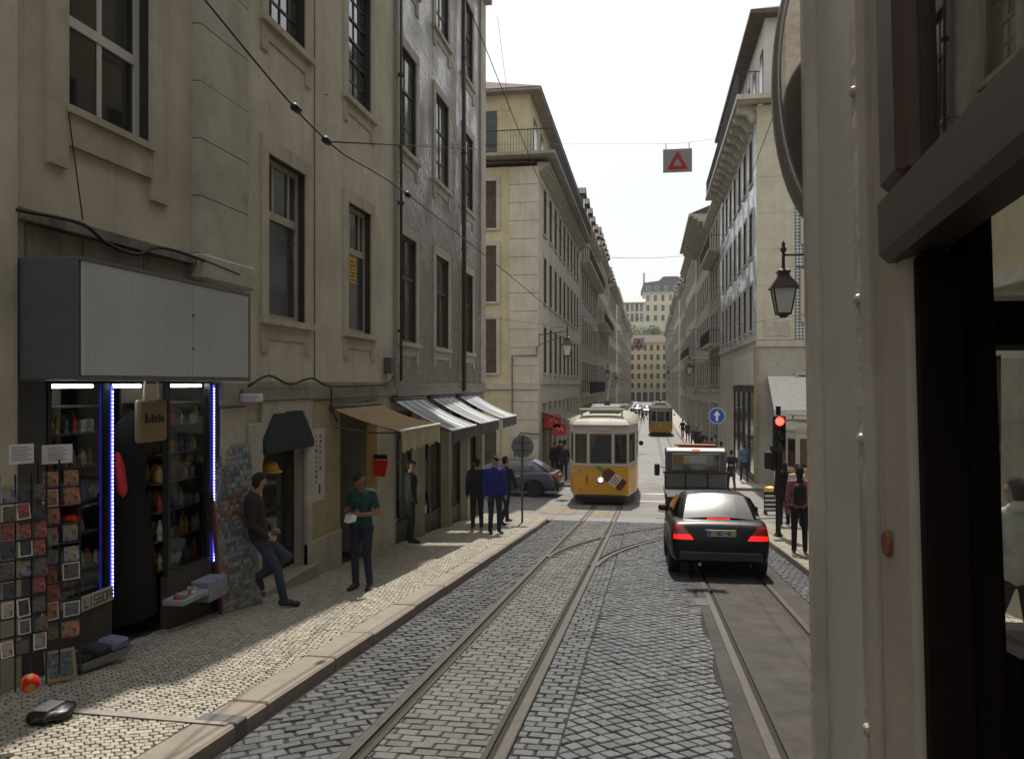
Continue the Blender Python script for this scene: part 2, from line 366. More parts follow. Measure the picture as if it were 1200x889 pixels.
pc += field(2.14, KR-.02, YN, YF, .12, .12, R(12), .5, .008, .006)
def arc(p, q, r_, n=26): return [((1-s)**2*p[0]+2*s*(1-s)*q[0]+s*s*r_[0], (1-s)**2*p[1]+2*s*(1-s)*q[1]+s*s*r_[1]) for s in [i/n for i in range(n+1)]]
CA, CB = arc((-.93, 14.2), (-.7, 19.0), (3.6, 24.6)), arc((-1.86, 15.2), (-1.5, 20.6), (2.9, 25.6))
def nearcurve(ps):
    cx, cy = sum(p[0] for p in ps)/len(ps), sum(p[1] for p in ps)/len(ps)
    if cy < 14: return False
    for C_ in (CA, CB):
        for k in range(len(C_)-1):
            (ax, ay), (bx, by) = C_[k], C_[k+1]; t = max(0, min(1, ((cx-ax)*(bx-ax)+(cy-ay)*(by-ay))/((bx-ax)**2+(by-ay)**2)))
            if math.hypot(cx-ax-t*(bx-ax), cy-ay-t*(by-ay)) < .115: return True
    return False
pc = [p for p in pc if not nearcurve(p)]
lay(pc, 'cobblestone', 'cobblestones_beyond', m_cob, road, 260, bev=.010, hgt=.0035)
pt = field(-1.845, -1.05, YN, YF, .165, .115, 0, .5, .005, .0045)
pt = [p for p in pt if not nearcurve(p)]
lay(pt, 'granite_sett', 'granite_setts_beyond', m_sett, road, 120, dz=-.004, bev=.010, hgt=.003)

# ---- pavements
PH = .11
def in_left(x, y): return y < 22.5 or x < KL-.3-.9 or math.hypot(x-(KL-1.2), y-22.4) < .95
pavL = MB(); ysl = lin(-12, 23.5, 1.2); vs = []
for y in ysl:
    xe = KL-.25 if y < 22.4 else KL-1.2+math.sqrt(max(0, .95**2-(y-22.4)**2)); vs += [(-9.0, y, zg(y)+PH-.012), (xe, y, zg(y)+PH-.012)]
pavL.add(vs, [(2*i, 2*i+1, 2*i+3, 2*i+2) for i in range(len(ysl)-1)])
pavementL = struct(pavL.build('pavement', m_calcj, fix=False))
wv3 = lambda x, y: (x + .02*math.sin(y*2.1), y + .05*math.sin(x*3.0) + .02*math.sin(y*3+x*5))
pp = field(-4.95, KL-.30, 3.0, 23.3, .064, .058, R(38), .5, .0075, .0042, wv3, in_left, False)
lay(pp, 'paving_stone', 'paving_stones_beyond', m_calc, pavementL, 160, dz=PH, bev=.006, hgt=.002)
def kerb(parent, x0, x1, y0, y1, rnd=random.Random(5)):
    y = y0
    while y < y1-.3:
        l = min(rnd.uniform(1.0, 1.7), y1-y); b = MB(); b.chbox(x0+rnd.uniform(-.006,.006), x1+rnd.uniform(-.006,.006), y+.006, y+l-.006, -.2, PH+.004+rnd.uniform(-.004,.004), .018)
        b.v = [(x, yy, z+zg(yy)) for x, yy, z in b.v]; b.build('kerb_stone', m_kerb, parent); y += l
kerb(pavementL, KL-.30, KL, 1.0, 22.4)
for k in range(5):
    a0, a1 = k*18, (k+1)*18; c = (KL-1.2, 22.4); b = MB(); pts = []
    for r_, aa in ((.9,(a0,a1)),(1.2,(a1,a0))):
        for q in (0, .5, 1):
            a = R(aa[0]+(aa[1]-aa[0])*q); pts.append((c[0]+r_*math.cos(a), c[1]+r_*math.sin(a)))
    b.prism(pts, -.2, PH+.004, 'z'); b.v = [(x, yy, z+zg(yy)) for x, yy, z in b.v]; b.build('kerb_stone', m_kerb, pavementL)
b = MB(); b.chbox(-9, KL-1.2, 23.3, 23.6, -.2, PH+.004, .018); b.v = [(x, yy, z+zg(yy)) for x, yy, z in b.v]; b.build('kerb_stone', m_kerb, pavementL)
# drain channel across the pavement
b = MB(); p0, p1 = gp(88, 833, PH), gp(268, 848, PH); d = (p1-p0).normalized(); nrm = Vector((-d.y, d.x, 0))*.045
q = [p0-nrm, p1-nrm, p1+nrm, p0+nrm]; b.add([(v.x, v.y, zg(v.y)+PH+.004) for v in q]+[(v.x, v.y, zg(v.y)+PH+.011) for v in q], [(4,5,6,7),(0,1,5,4),(1,2,6,5),(2,3,7,6),(3,0,4,7)])
b.build('drain_cover_strip', mat('drain_stone', (.27,.25,.22), .7, var=.15, scale=9, bump=.3), pavementL)
b = MB(); p = gp(280, 842, PH); b.chbox(KL-.31, KL+.012, p.y-.11, p.y+.05, -.2, PH+.012, .01); b.v = [(x, yy, z+zg(yy)) for x, yy, z in b.v]
b.build('drain_outlet', mat('drain_iron', (.10,.10,.10), .6, var=.2, scale=20), pavementL)

pavementR = struct(sheet('side_pavement', KR+.25, 9.0, lin(-12, 23.0, 1.2), PH-.012, m_calcj))
pp = field(KR+.30, 4.9, 6.0, 22.9, .064, .060, R(30), .5, .0075, .0042, wv3, None, False)
lay(pp, 'paving_stone', 'paving_stones_beyond', m_calc, pavementR, 40, dz=PH, bev=.006, hgt=.002)
kerb(pavementR, KR, KR+.30, 1.0, 23.0)
b = MB(); b.chbox(KR+.01, 9, 23.0, 23.3, -.2, PH+.004, .018); b.v = [(x, yy, z+zg(yy)) for x, yy, z in b.v]; b.build('kerb_stone', m_kerb, pavementR)
for nm, x0, x1, kx in (('far_pavement', -5.2, -3.0, -3.0), ('far_side_pavement', 3.0, 5.2, 3.0)):
    o = struct(sheet(nm, x0, x1, [36.2]+lin(37, 250, 4), PH, m_farcal))
    b = MB(); ys = [36.2]+lin(37, 250, 4); vs = []
    for y in ys: vs += [(kx, y, zg(y)-.1), (kx, y, zg(y)+PH), ((kx-.25 if kx < 0 else kx+.25), y, zg(y)+PH+.006)]
    b.add(vs, [(3*i+k, 3*i+k+1, 3*i+k+4, 3*i+k+3) for i in range(len(ys)-1) for k in (0, 1)]+[(0,1,2)]); b.build('kerb', m_kerb, o)
    b = MB(); xa, xb = (x0-20, kx) if kx < 0 else (kx, x1+20); b.box(xa, xb, 36.0, 36.2, zg(36.1)-.1, zg(36.1)+PH+.006); b.build('kerb', m_kerb, o)
# crossing paint and sandy patches
def patch(name, c, rx, ry, m, dz, seed, parent):
    b = MB(); n = 26; vs = []
    for i in range(n):
        a = 2*math.pi*i/n; k = 1+.35*noise.noise(Vector((math.cos(a)*1.5+seed, math.sin(a)*1.5, seed))); x, y = c[0]+rx*k*math.cos(a), c[1]+ry*k*math.sin(a); vs.append((x, y, zg(y)+dz))
    b.add([(c[0], c[1], zg(c[1])+dz)]+vs, [(0, i+1, (i+1)%n+1) for i in range(n)]); return b.build(name, m, parent, fix=False)
patch('sandy_patch', (-1.5, 25.9), .42, 1.0, m_sand, .006, 1.3, crossing); patch('sandy_patch', (-2.9, 26.6), .7, 1.0, m_sand, .006, 4.1, crossing)
patch('asphalt_patch', (1.9, 27.5), 1.6, 1.6, m_asph, .004, 2.2, crossing)
for y0, y1 in ((33.8, 34.1), (31.0, 31.25)):
    b = MB(); ys = lin(y0, y1, .15); vs = []
    for y in ys: vs += [(-.4, y, zg(y)+.008), (2.6, y, zg(y)+.008)]
    b.add(vs, [(2*i, 2*i+1, 2*i+3, 2*i+2) for i in range(len(ys)-1)]); b.build('painted_line', m_paint, crossing, fix=False)

# ---- rails
PROF = [(-.055,-.03),(-.055,.009),(-.046,.010),(.010,.010),(.013,-.022),(.050,-.022),(.053,.008),(.085,.008),(.085,-.03)]
PM = [1,1,0,1,1,1,1,1]
PROF = [(u*1.22, z) for u, z in PROF]
def rail(path, parent, flip=1):
    b = MB(); n = len(path); vs = []
    for i, (x, y) in enumerate(path):
        a, c = path[max(0,i-1)], path[min(n-1,i+1)]; d = Vector((c[0]-a[0], c[1]-a[1])).normalized(); nx, ny = d.y, -d.x
        for (u, z) in PROF: vs.append((x+nx*u*flip, y+ny*u*flip, zg(y)+z))
    k = len(PROF)
    for j in range(k-1): b.add([], []); b.f += [(i*k+j, i*k+j+1, (i+1)*k+j+1, (i+1)*k+j) for i in range(n-1)]; b.m += [PM[j]]*(n-1)
    b.v = vs; b.build('rail', [m_rail, m_groove], parent)
def xs_track(y, x): return x
yy = lin(-12, 24, 1)+lin(25, 37, .8)+lin(39, 240, 4)
for x0, lab in ((-1.91, 'straight grooved tram track set between dusty granite setts'), (.845, 'grooved tram track sunk in the patched asphalt lane')):
    t = thing('tram_track', lab, 'tram track', (0, 0, 0))
    rail([(x0, y) for y in yy], t, 1); rail([(x0+.935, y) for y in yy], t, -1)
t = thing('tram_track', 'curved branch track turning off towards the side street', 'tram track')
rail(CA+[(9, 28.2)], t, -1)
rail(CB+[(8.4, 29.2)], t, 1)

b = MB(); p = gp(818, 705); b.chbox(p.x-.05, p.x+.16, p.y-.28, p.y+.25, .0, .012, .003); b.v = [(x, y, z+zg(y)) for x, y, z in b.v]; b.build('cover_plate', mat('plate_worn_steel', (.07,.067,.062), .5, metal=.5, var=.2), road)

# ------------------------------------------------------------------ buildings
def holes_wall(b, x0, x1, z0, z1, rects, rev=.22, m=0, mrev=None, chamfer=None):
    """front wall in the plane y=0 (outside is -y) with rectangular openings and reveals"""
    mrev = m if mrev is None else mrev
    xs = sorted({x0, x1, *[q for r in rects for q in (r[0], r[1]) if x0 < q < x1]}); zs = sorted({z0, z1, *[q for r in rects for q in (r[2], r[3]) if z0 < q < z1]})
    for i in range(len(xs)-1):
        for j in range(len(zs)-1):
            cx, cz = (xs[i]+xs[i+1])/2, (zs[j]+zs[j+1])/2
            if any(r[0] < cx < r[1] and r[2] < cz < r[3] for r in rects): continue
            b.quad((xs[i],0,zs[j]), (xs[i+1],0,zs[j]), (xs[i+1],0,zs[j+1]), (xs[i],0,zs[j+1]), m)
    for r in rects:
        a, c, d, e = r[:4]; rv = r[4] if len(r) > 4 else rev
        b.quad((a,0,d),(a,0,e),(a,rv,e),(a,rv,d), mrev); b.quad((c,0,d),(c,rv,d),(c,rv,e),(c,0,e), mrev)
        b.quad((a,0,e),(c,0,e),(c,rv,e),(a,rv,e), mrev); b.quad((a,0,d),(a,rv,d),(c,rv,d),(c,0,d), mrev)
CACHE = {}
def cached(key, fn):
    if key not in CACHE: CACHE[key] = fn()
    return CACHE[key]
class Bld:
    """side 'L' or 'R': facade along the street; 'F': facade facing the camera; s is world Y (L, R) or world X (F)"""
    def __init__(s, name, label, side, s0, s1, plane, zb, cat='building', group=None):
        s.side, s.s0, s.s1, s.zb, s.plane = side, s0, s1, zb, plane; s.w = s1-s0
        loc, rz = {'L': ((plane, s0, zb), R(90)), 'R': ((plane, s1, zb), R(-90)), 'F': ((s0, plane, zb), 0)}[side]
        s.t = thing(name, label, cat, loc, rz, group); s.op = []
    def x(s, q): return s.s1-q if s.side == 'R' else q-s.s0
    def box(s, b, a, c, n0, n1, z0, z1, m=0, ch=0):       # n0..n1 metres proud of the wall
        fn = b.chbox if ch else b.box
        if ch: b.chbox(s.x(a), s.x(c), -n0, -n1, z0-s.zb, z1-s.zb, ch, m)
        else: b.box(s.x(a), s.x(c), -n0, -n1, z0-s.zb, z1-s.zb, m)
    def part(s, name, a, c, n0, n1, z0, z1, m, ch=0, parent=None):
        b = MB(); s.box(b, a, c, n0, n1, z0, z1, 0, ch); return b.build(name, m, parent or s.t)
    def hole(s, a, c, z0, z1, rev=.22):
        u, v = s.x(a), s.x(c); s.op.append((min(u,v), max(u,v), z0-s.zb, z1-s.zb, rev))
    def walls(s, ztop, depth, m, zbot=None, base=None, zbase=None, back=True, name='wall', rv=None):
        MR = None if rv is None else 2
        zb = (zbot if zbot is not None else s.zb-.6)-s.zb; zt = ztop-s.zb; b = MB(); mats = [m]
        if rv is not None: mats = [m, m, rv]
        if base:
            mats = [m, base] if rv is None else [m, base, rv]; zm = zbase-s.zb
            lo = [r for r in s.op if r[2] < zm]; hi = [r for r in s.op if r[3] > zm]
            holes_wall(b, 0, s.w, zb, zm, lo, m=1); holes_wall(b, 0, s.w, zm, zt, hi, m=0, mrev=MR)
        else: holes_wall(b, 0, s.w, zb, zt, s.op, mrev=MR)
        b.quad((0,0,zb),(0,0,zt),(0,depth,zt),(0,depth,zb)); b.quad((s.w,0,zb),(s.w,depth,zb),(s.w,depth,zt),(s.w,0,zt))
        if back: b.quad((0,depth,zb),(0,depth,zt),(s.w,depth,zt),(s.w,depth,zb))
        b.quad((0,0,zt),(s.w,0,zt),(s.w,depth,zt),(0,depth,zt))
        return b.build(name, mats, s.t, fix=False)
    def window(s, a, c, z0, z1, cols=2, rows=(.5,), fm=darkwood, pm=pane_dark, fw=.055, bw=.03, rec=.14, split=True, surround=None, sm=None, sill=.0, sub=False, hole=True, rev=None):
        """sash set back in its opening; panes are separate; optional stone surround"""
        u, v = sorted((s.x(a), s.x(c))); w_, h = v-u, z1-z0
        if hole: s.hole(a, c, z0, z1, rev or rec+.06)
        key = ('fr', round(w_,2), round(h,2), cols, rows, fm.name, fw, bw)
        def fr():
            b = MB(); b.box(0, fw, 0, .05, 0, h); b.box(w_-fw, w_, 0, .05, 0, h); b.box(fw, w_-fw, 0, .05, 0, fw); b.box(fw, w_-fw, 0, .05, h-fw, h)
            for i in range(1, cols):
                x = fw+(w_-2*fw)*i/cols; b.box(x-bw/2, x+bw/2, .006, .044, fw, h-fw)
            for q in rows:
                z = fw+(h-2*fw)*q; b.box(fw, w_-fw, -.004 if abs(q-.5)<.2 else .008, .042, z-bw*.75, z+bw*.75)
            return b.mesh('window', fm)
        o = link('window', cached(key, fr), s.t, (u, rec, z0-s.zb))
        zs = [fw]+[fw+(h-2*fw)*q for q in rows]+[h-fw]
        if split:
            for i in range(cols):
                for j in range(len(zs)-1):
                    cw, chh = (w_-2*fw)/cols, zs[j+1]-zs[j]
                    me = cached(('pn', round(cw,3), round(chh,3), pm.name), lambda: MB().box(0, cw, 0, .006, 0, chh).mesh('pane', pm))
                    p = link('pane', me, o, (fw+i*cw, .022, zs[j])); p.rotation_euler = (R(random.uniform(-.5,.5)), 0, R(random.uniform(-.5,.5)))
        else:
            me = cached(('p1', round(w_,2), round(h,2), pm.name), lambda: MB().box(0, w_-2*fw, 0, .006, 0, h-2*fw).mesh('pane', pm)); link('pane', me, o, (fw, .022, fw))
        if surround:
            sw = surround; pr = .03
            def sf():
                b = MB(); b.box(-sw, -.002, -pr, .06, -.0, h); b.box(w_+.002, w_+sw, -pr, .06, 0, h); b.box(-sw, w_+sw, -pr-.003, .06, h+.001, h+sw*1.05); b.box(-sw-.03, w_+sw+.03, -pr-.045, .06, -.09, -.001)
                if sub:
                    b.box(-sw, 0.0, -pr+.004, .03, -.45, -.092); b.box(w_, w_+sw, -pr+.004, .03, -.45, -.092); b.box(.002, w_-.002, -pr+.012, .03, -.28, -.093)
                return b.mesh('window_surround', sm or stone)
            link('window_surround', cached(('sr', round(w_,2), round(h,2), sw, sub, (sm or stone).name), sf), o, (0, -rec, 0))
        return o
    def cornice(s, z, proj, h, m, name='cornice', a=None, c=None):
        a = s.s0 if a is None else a; c = s.s1 if c is None else c; b = MB(); steps = 4
        for k in range(steps):
            q = proj*((k+1)/steps)**.8; s.box(b, a-.02, c+.02, -.05, q, z+h*k/steps+.0015*k, z+h*(k+1)/steps)
        return b.build(name, m, s.t)
    def roof(s, z, depth, h, m, over=.35, name='roof'):
        b = MB(); zz = z-s.zb; b.add([(-.1,-over,zz),(s.w+.1,-over,zz),(s.w+.1,depth,zz),(-.1,depth,zz),(-.1,depth*.45,zz+h),(s.w+.1,depth*.45,zz+h)],
            [(0,1,5,4),(1,2,5),(2,3,4,5),(3,0,4),(0,3,2,1)]); return b.build(name, m, s.t)
def railing(B, a, c, n, z, h, m=iron, step=.11, name='balcony_railing', ends=True):
    b = MB(); B.box(b, a, c, n-.02, n+.02, z+h-.04, z+h); B.box(b, a, c, n-.012, n+.012, z+.06, z+.085)
    q = a
    while q < c: B.box(b, q-.008, q+.008, n-.008, n+.008, z, z+h-.04); q += step
    if ends:
        for e in (a, c):
            B.box(b, e-.015, e+.015, 0, n, z+h-.04, z+h)
            k = .06
            while k < n: B.box(b, e-.007, e+.007, k-.007, k+.007, z, z+h-.04); k += step
    return b.build(name, m, B.t)

# ---- house A0: only its edge pilaster shows beside the shop
A0 = Bld('corner_house', 'pale plaster house edge beside the souvenir shop sign', 'L', -9, YX(13, XL), XL, -.2)
for y in (-6, -3.2, -.6, 1.8): A0.window(y, y+1.1, 4.4, 6.6, surround=.2)
A0.walls(14, 8, cream); A0.part('pilaster', A0.s1-.35, A0.s1, .0, .07, -.9, 13.9, cream, .015)
A0.part('stone_base', -9, A0.s1, 0, .09, -.9, .9, stoneD); A0.cornice(13.6, .5, .5, stone)

# ---- house A: souvenir shop
A = Bld('shop_house', 'buff plaster house over the souvenir shop, with stained stone pilaster', 'L', A0.s1, 9.27, XL, -.5)
SH0, SH1 = 5.93, 8.62
A.window(YX(76,XL), YX(174,XL)-.0, 4.37, 6.55, 2, (.36,.72), whitewood, pane_dark, .075, .06, .10, surround=None)
A.window(YX(76,XL), YX(174,XL), 8.3, 10.4, 2, (.36,.72), whitewood, pane_dark, .075, .06, .10, surround=.2, sub=True)
b = MB()      # surround with long ears
for a_, c_ in ((YX(53,XL), YX(76,XL)-.003), (YX(174,XL)+.003, YX(192,XL)+.03)): A.box(b, a_, c_, -.05, .045, 3.82, 6.8)
A.box(b, YX(76,XL), YX(174,XL), -.05, .042, 4.03, 4.30); A.box(b, YX(74,XL), YX(176,XL), -.05, .075, 4.30, 4.365)
b.build('window_surround', cream2, A.t)
A.hole(SH0, SH1, -1.2, 2.02, .04)
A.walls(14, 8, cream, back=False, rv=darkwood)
A.cornice(13.6, .5, .5, stone)
for k, z in enumerate(lin(3.42, 13.4, .62)[:-1]):
    A.part('stone_block', 8.12, 9.2, -.02, .10+.002*(k % 3), z+.002, z+.618, stone, .004)
A.part('pilaster_base', 8.06, 9.26, -.02, .17, 3.12, 3.41, stone, .03)
b = MB(); A.box(b, A.s0, 8.05, -.02, .10, 3.28, 3.34); A.box(b, A.s0, 8.05, -.02, .06, 3.341, 3.38); b.build('string_course', grimy, A.t)
for i, (a_, c_) in enumerate(((5.72, 6.35), (6.36, 7.2), (7.21, 8.04))): A.part('stone_block', a_, c_, -.02, .035+.01*(i % 2), 2.99, 3.275, grimy, .012)
A.part('stone_pier', 8.66, 9.26, -.02, .05, -1.3, 1.72, stone, .015); A.part('stone_capital', 8.62, 9.27, -.02, .09, 1.73, 2.02, stoneD, .02)
A.part('shop_frame', 8.50, 8.65, -.1, .03, -1.2, 2.01, mat('shop_metal_dark', (.025,.026,.028), .5, var=.2), .008)
A.part('shop_side_panel', A0.s1+.01, SH0, -.02, .02, -1.2, 2.01, mat('shop_panel_grey', (.055,.06,.066), .6, var=.15))
# the sign box: a thing of its own, fixed to the wall
SX = -4.306; sg = thing('shop_sign_box', 'blank white shop sign box with dark grey end above souvenir shop', 'sign', (XL, 5.6, 2.03))
b = MB(); b.chbox(.0, SX-XL-.03, 0, 2.68, .0, .95, .01); b.build('box', mat('sign_grey', (.085,.095,.105), .55, var=.1, scale=3, dirt=.2), sg)
for i, (a_, c_) in enumerate(((.03, 1.55), (1.556, 2.65))):
    b = MB(); b.chbox(SX-XL-.028, SX-XL, a_, c_, .03, .92, .004); b.build('sign_panel', mat('sign_white', (.46,.48,.48), .45, var=.06, scale=2, dirt=.4, dirtc=(.27,.26,.23), streak=.3), sg)
b = MB()
for z in (.30, .62): b.cbox((SX-XL+.003, 1.553, z), (.012, .02, .02))
b.build('screw_cap', iron, sg)
b = MB(); b.box(SX-XL-.03, SX-XL+.006, .0, 2.68, .921, .952); b.box(SX-XL-.03, SX-XL+.006, 0, 2.68, -.006, .028); b.box(SX-XL-.03, SX-XL+.006, 2.652, 2.682, .029, .92); b.build('sign_frame', mat('sign_frame_metal', (.16,.165,.17), .5, metal=.5), sg)

# ---- house B: plaster with two tall windows, old shop doors below
B = Bld('plaster_house', 'weathered cream plaster house with two tall windows and green door hood', 'L', 9.273, 15.2, XL, -.9)
wb = [(YX(313,XL), YX(357,XL)), (YX(407,XL), YX(434,XL))]
pane_sky = mat('window_pane_old', (.05,.055,.06), .06, var=.4, scale=5, spec=1.0, coat=.5)
pane_film = mat('window_pane_film', (.055,.058,.062), .10, var=.2, scale=1.5, spec=.6)
for i, (a_, c_) in enumerate(wb):
    B.window(a_, c_, 2.86, 5.0, 1, (.66,), creamwood, pane_film, .07, .07, .10, surround=.19, sub=True, sm=cream2, rev=.17)
    o = B.window(a_, c_, 6.75, 8.95, 4, (.166,.333,.5,.666,.833), darkwood, pane_sky, .05, .022, .09, surround=.19, sub=True, sm=cream2)
    for q in (.3, .72): B.part('transom_bar', a_+(c_-a_)*q-.022, a_+(c_-a_)*q+.022, -.115, -.094, 4.24, 4.93, creamwood)
    B.window(a_, c_, 10.5, 12.6, 4, (.166,.333,.5,.666,.833), darkwood, pane_sky, .05, .022, .09, surround=.19, sub=True, sm=cream2)
b = MB(); B.box(b, wb[1][0]+.40, wb[1][0]+.72, -.119, -.113, 3.72, 4.16); b.build('window_notice', mat('notice_orange', (.62,.36,.05), .7, var=.1), B.t, loc=None)
b = MB()
for k in range(6): B.box(b, wb[1][0]+.43, wb[1][0]+(.68 if k % 2 else .63), -.1125, -.1115, 4.07-.062*k, 4.095-.062*k)
b.build('window_notice_lettering', mat('notice_ink', (.10,.06,.02), .8), B.t)
D0, D1 = YX(303,XL), YX(362,XL); E0, E1 = YX(397,XL), YX(440,XL)
B.hole(D0, D1, -1.6, 1.62, .30); B.hole(E0, E1, -1.9, 1.56, .9)
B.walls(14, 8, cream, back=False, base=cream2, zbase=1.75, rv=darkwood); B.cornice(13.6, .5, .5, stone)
b = MB(); B.box(b, 9.275, 15.2, -.02, .08, 1.78, 1.92); B.box(b, 9.275, 15.2, -.02, .05, 1.922, 2.02); b.build('string_course', mat('stained_course', (.30,.27,.215), .9, var=.2, scale=3, bump=.4, dirt=.8, dirtc=(.08,.065,.05), streak=.5), B.t)
for (a_, c_) in ((9.28, D0-.003), (D1+.003, 11.05)): B.part('stone_jamb', a_, c_, -.02, .06, -1.6, 1.50, stone, .015)
b = MB(); B.box(b, D0-.0, D1, -.02, .055, 1.62, 1.77); b.build('stone_lintel', stone, B.t)
for sgn, e in ((1, D0), (-1, D1)):      # chamfered stone corners of the opening
    b = MB(); b.prism([(B.x(e), .95-B.zb), (B.x(e), 1.62-B.zb), (B.x(e+sgn*.34), 1.62-B.zb)], -.05, .12, 'y'); b.build('stone_corner', stone, B.t)
B.part('yellow_pier', 11.06, E0-.003, -.02, .03, -1.8, 1.74, mat('plaster_pale_yellow', (.36,.31,.19), .9, var=.12, dirt=.4, dirtc=(.2,.16,.1)), .01)
B.part('stone_plinth', 11.05, E0-.001, -.02, .055, -1.9, -.32, stone, .012)
B.part('ochre_pier', E1+.003, 13.62, -.02, .03, -1.9, 1.70, orangep, .01); B.part('stone_plinth', E1+.002, 13.63, -.02, .06, -2.0, -.38, cream2, .012)
# glazed door under the green hood
dr = B.part('shop_door', D0+.06, D1-.06, -.26, -.20, zg(10)+.2, 1.55, mat('door_green_black', (.012,.018,.016), .5), .01)
for k, (z0_, z1_) in enumerate(((-.35, .25), (.3, .82))): B.part('pane', D0+.2, D1-.2, -.2, -.188, z0_, z1_, mat('shop_glass_dark', (.03,.035,.036), .05, spec=.7), parent=dr)
B.part('door_step', D0-.08, D1+.05, -.3, .14, zg(10)-.3, zg(10.2)+PH+.13, mat('step_stone', (.33,.29,.22), .8, dirt=.3, bump=.3), .015)
hood = MB(); x0, x1 = B.x(D0)+.02, B.x(D1)-.02; zt, zm = 1.60-B.zb, 1.18-B.zb
hood.add([(x0+.30,-.055,zt),(x1-.30,-.055,zt),(x1,-.09,zm),(x0,-.09,zm),(x0,-.09,zm-.09),(x1,-.09,zm-.09),(x0,0.05,zm-.09),(x1,.05,zm-.09),(x0,.05,zt),(x1,.05,zt)],
    [(0,1,2,3),(3,2,5,4),(0,3,4,6,8),(1,9,7,5,2)]); o = hood.build('door_hood', mat('awning_dark_green', (.008,.022,.019), .8, var=.2, bump=.2), B.t)
# passage with yellow inner wall, dark door, red pennant
B.part('inner_wall', E0+.0, E0+.55, -.9, -.25, -1.9, 1.55, mat('plaster_pale_yellow', (.5,.43,.25)))
B.part('passage_door', E0+.56, E1+.3, -.96, -.91, -1.9, 1.55, brownwood)
pn = thing('pennant_sign', 'small red pennant on dark green bracket in the passage', 'sign', (XL-.05, E1-.15, .62))
b = MB(); b.box(-.04, .32, -.02, .02, .02, .10); b.build('bracket', MATS['awning_dark_green'], pn)
b = MB(); b.add([(.0,-.012,.0),(.34,-.012,.0),(.28,-.012,-.30),(-.05,-.012,-.28)]+[(.0,.012,.0),(.34,.012,.0),(.28,.012,-.30),(-.05,.012,-.28)], [(0,1,2,3),(7,6,5,4),(0,4,5,1),(1,5,6,2),(2,6,7,3),(3,7,4,0)])
b.build('pennant', mat('pennant_red', (.65,.02,.02), .7, var=.1, emit=None), pn)
# wall poster with vertical lettering
po = thing('wall_poster', 'white vertical poster with columns of small dark lettering on pier', 'poster', (XL+.035, 11.18, .25))
b = MB(); b.box(0, .012, .0, .50, 0, 1.08); b.build('sheet', mat('poster_white', (.52,.47,.45), .7, var=.06, dirt=.15), po)
b = MB(); rr = random.Random(4)
for c_ in (.15, .30):
    z = .98
    while z > (.30 if c_ < .2 else .45):
        h = rr.uniform(.03, .06); b.box(.0125, .0135, c_, c_+rr.uniform(.03,.06), z-h, z); z -= h+.03
b.box(.0125, .0135, .27, .33, .10, .24); b.build('lettering', mat('poster_ink', (.04,.03,.04), .8), po)

# ---- house C: glazed tiles, shops with awnings
C = Bld('tiled_house', 'grey glazed tile house with brown sash windows and dark downpipe', 'L', 15.203, 24.0, XL, -1.6)
wc = [(YX(467,XL), YX(487,XL)), (YX(510,XL), YX(525,XL)), (YX(543,XL), YX(553,XL)+.05)]
for i, (a_, c_) in enumerate(wc):
    C.window(a_, c_, 2.84, 5.0, 2, (.62,), brownwood, pane_brown, .06, .045, .05, surround=.19, sub=True, sm=stone)
    C.window(a_, c_, 6.75, 8.8, 2, (.24,.62), darkwood, pane_curtain, .06, .035, .05, surround=.19, sub=True, sm=stone)
    C.window(a_, c_, 10.3, 12.4, 2, (.24,.62), darkwood, pane_curtain, .06, .035, .05, surround=.19, sub=True, sm=stone)
shopC = [(13.68, 15.02, B), (15.35, 16.85, C), (17.35, 19.3, C), (19.75, 21.4, C), (21.9, 23.4, C)]
for a_, c_, bb in shopC:
    if bb is C: C.hole(a_, c_, zg(a_)-.1, 1.45, .35)
C.walls(13.55, 8, tilesC, back=True, rv=darkwood, base=mat('plaster_muted_ochre', (.36,.30,.20), .9, var=.15, dirt=.45, dirtc=(.13,.1,.07)), zbase=1.72)  # ground floor in muted ochre plaster with random dirt
C.cornice(13.4, .75, .6, stone); C.roof(14.0, 8, 1.6, roof_tile, .6)
b = MB(); C.box(b, 15.21, 24.0, -.02, .09, 1.74, 1.90); C.box(b, 15.21, 24.0, -.02, .055, 1.902, 2.0); b.build('string_course', stoneD, C.t)
C.part('edge_pilaster', 23.35, 24.0, -.02, .06, 2.01, 13.39, stone, .012); C.part('edge_pilaster', 15.21, 15.36, -.02, .05, 2.01, 13.39, stoneD, .012)
for y in (20.75, 15.27):
    b = MB(); b.tube([(C.x(y), -.13, 13.4-C.zb), (C.x(y), -.13, (1.8 if y > 20 else 2.05)-C.zb)], .055 if y > 20 else .03, 10); b.build('downpipe', pipe_mat, C.t, smooth=True)
    for z in (3, 5.5, 8, 10.5): MB().lathe([(.07,0),(.07,.05)], (C.x(y), -.13, z-C.zb), 10).build('pipe_bracket', pipe_mat, C.t)
shopglass = glass('shop_glass', (.75,.8,.78), 1.5)
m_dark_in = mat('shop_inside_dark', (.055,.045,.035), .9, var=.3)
m_lit = mat('fluorescent_tube', (.9,.95,.9), .5, emit=(.85,1,.92), estr=9)
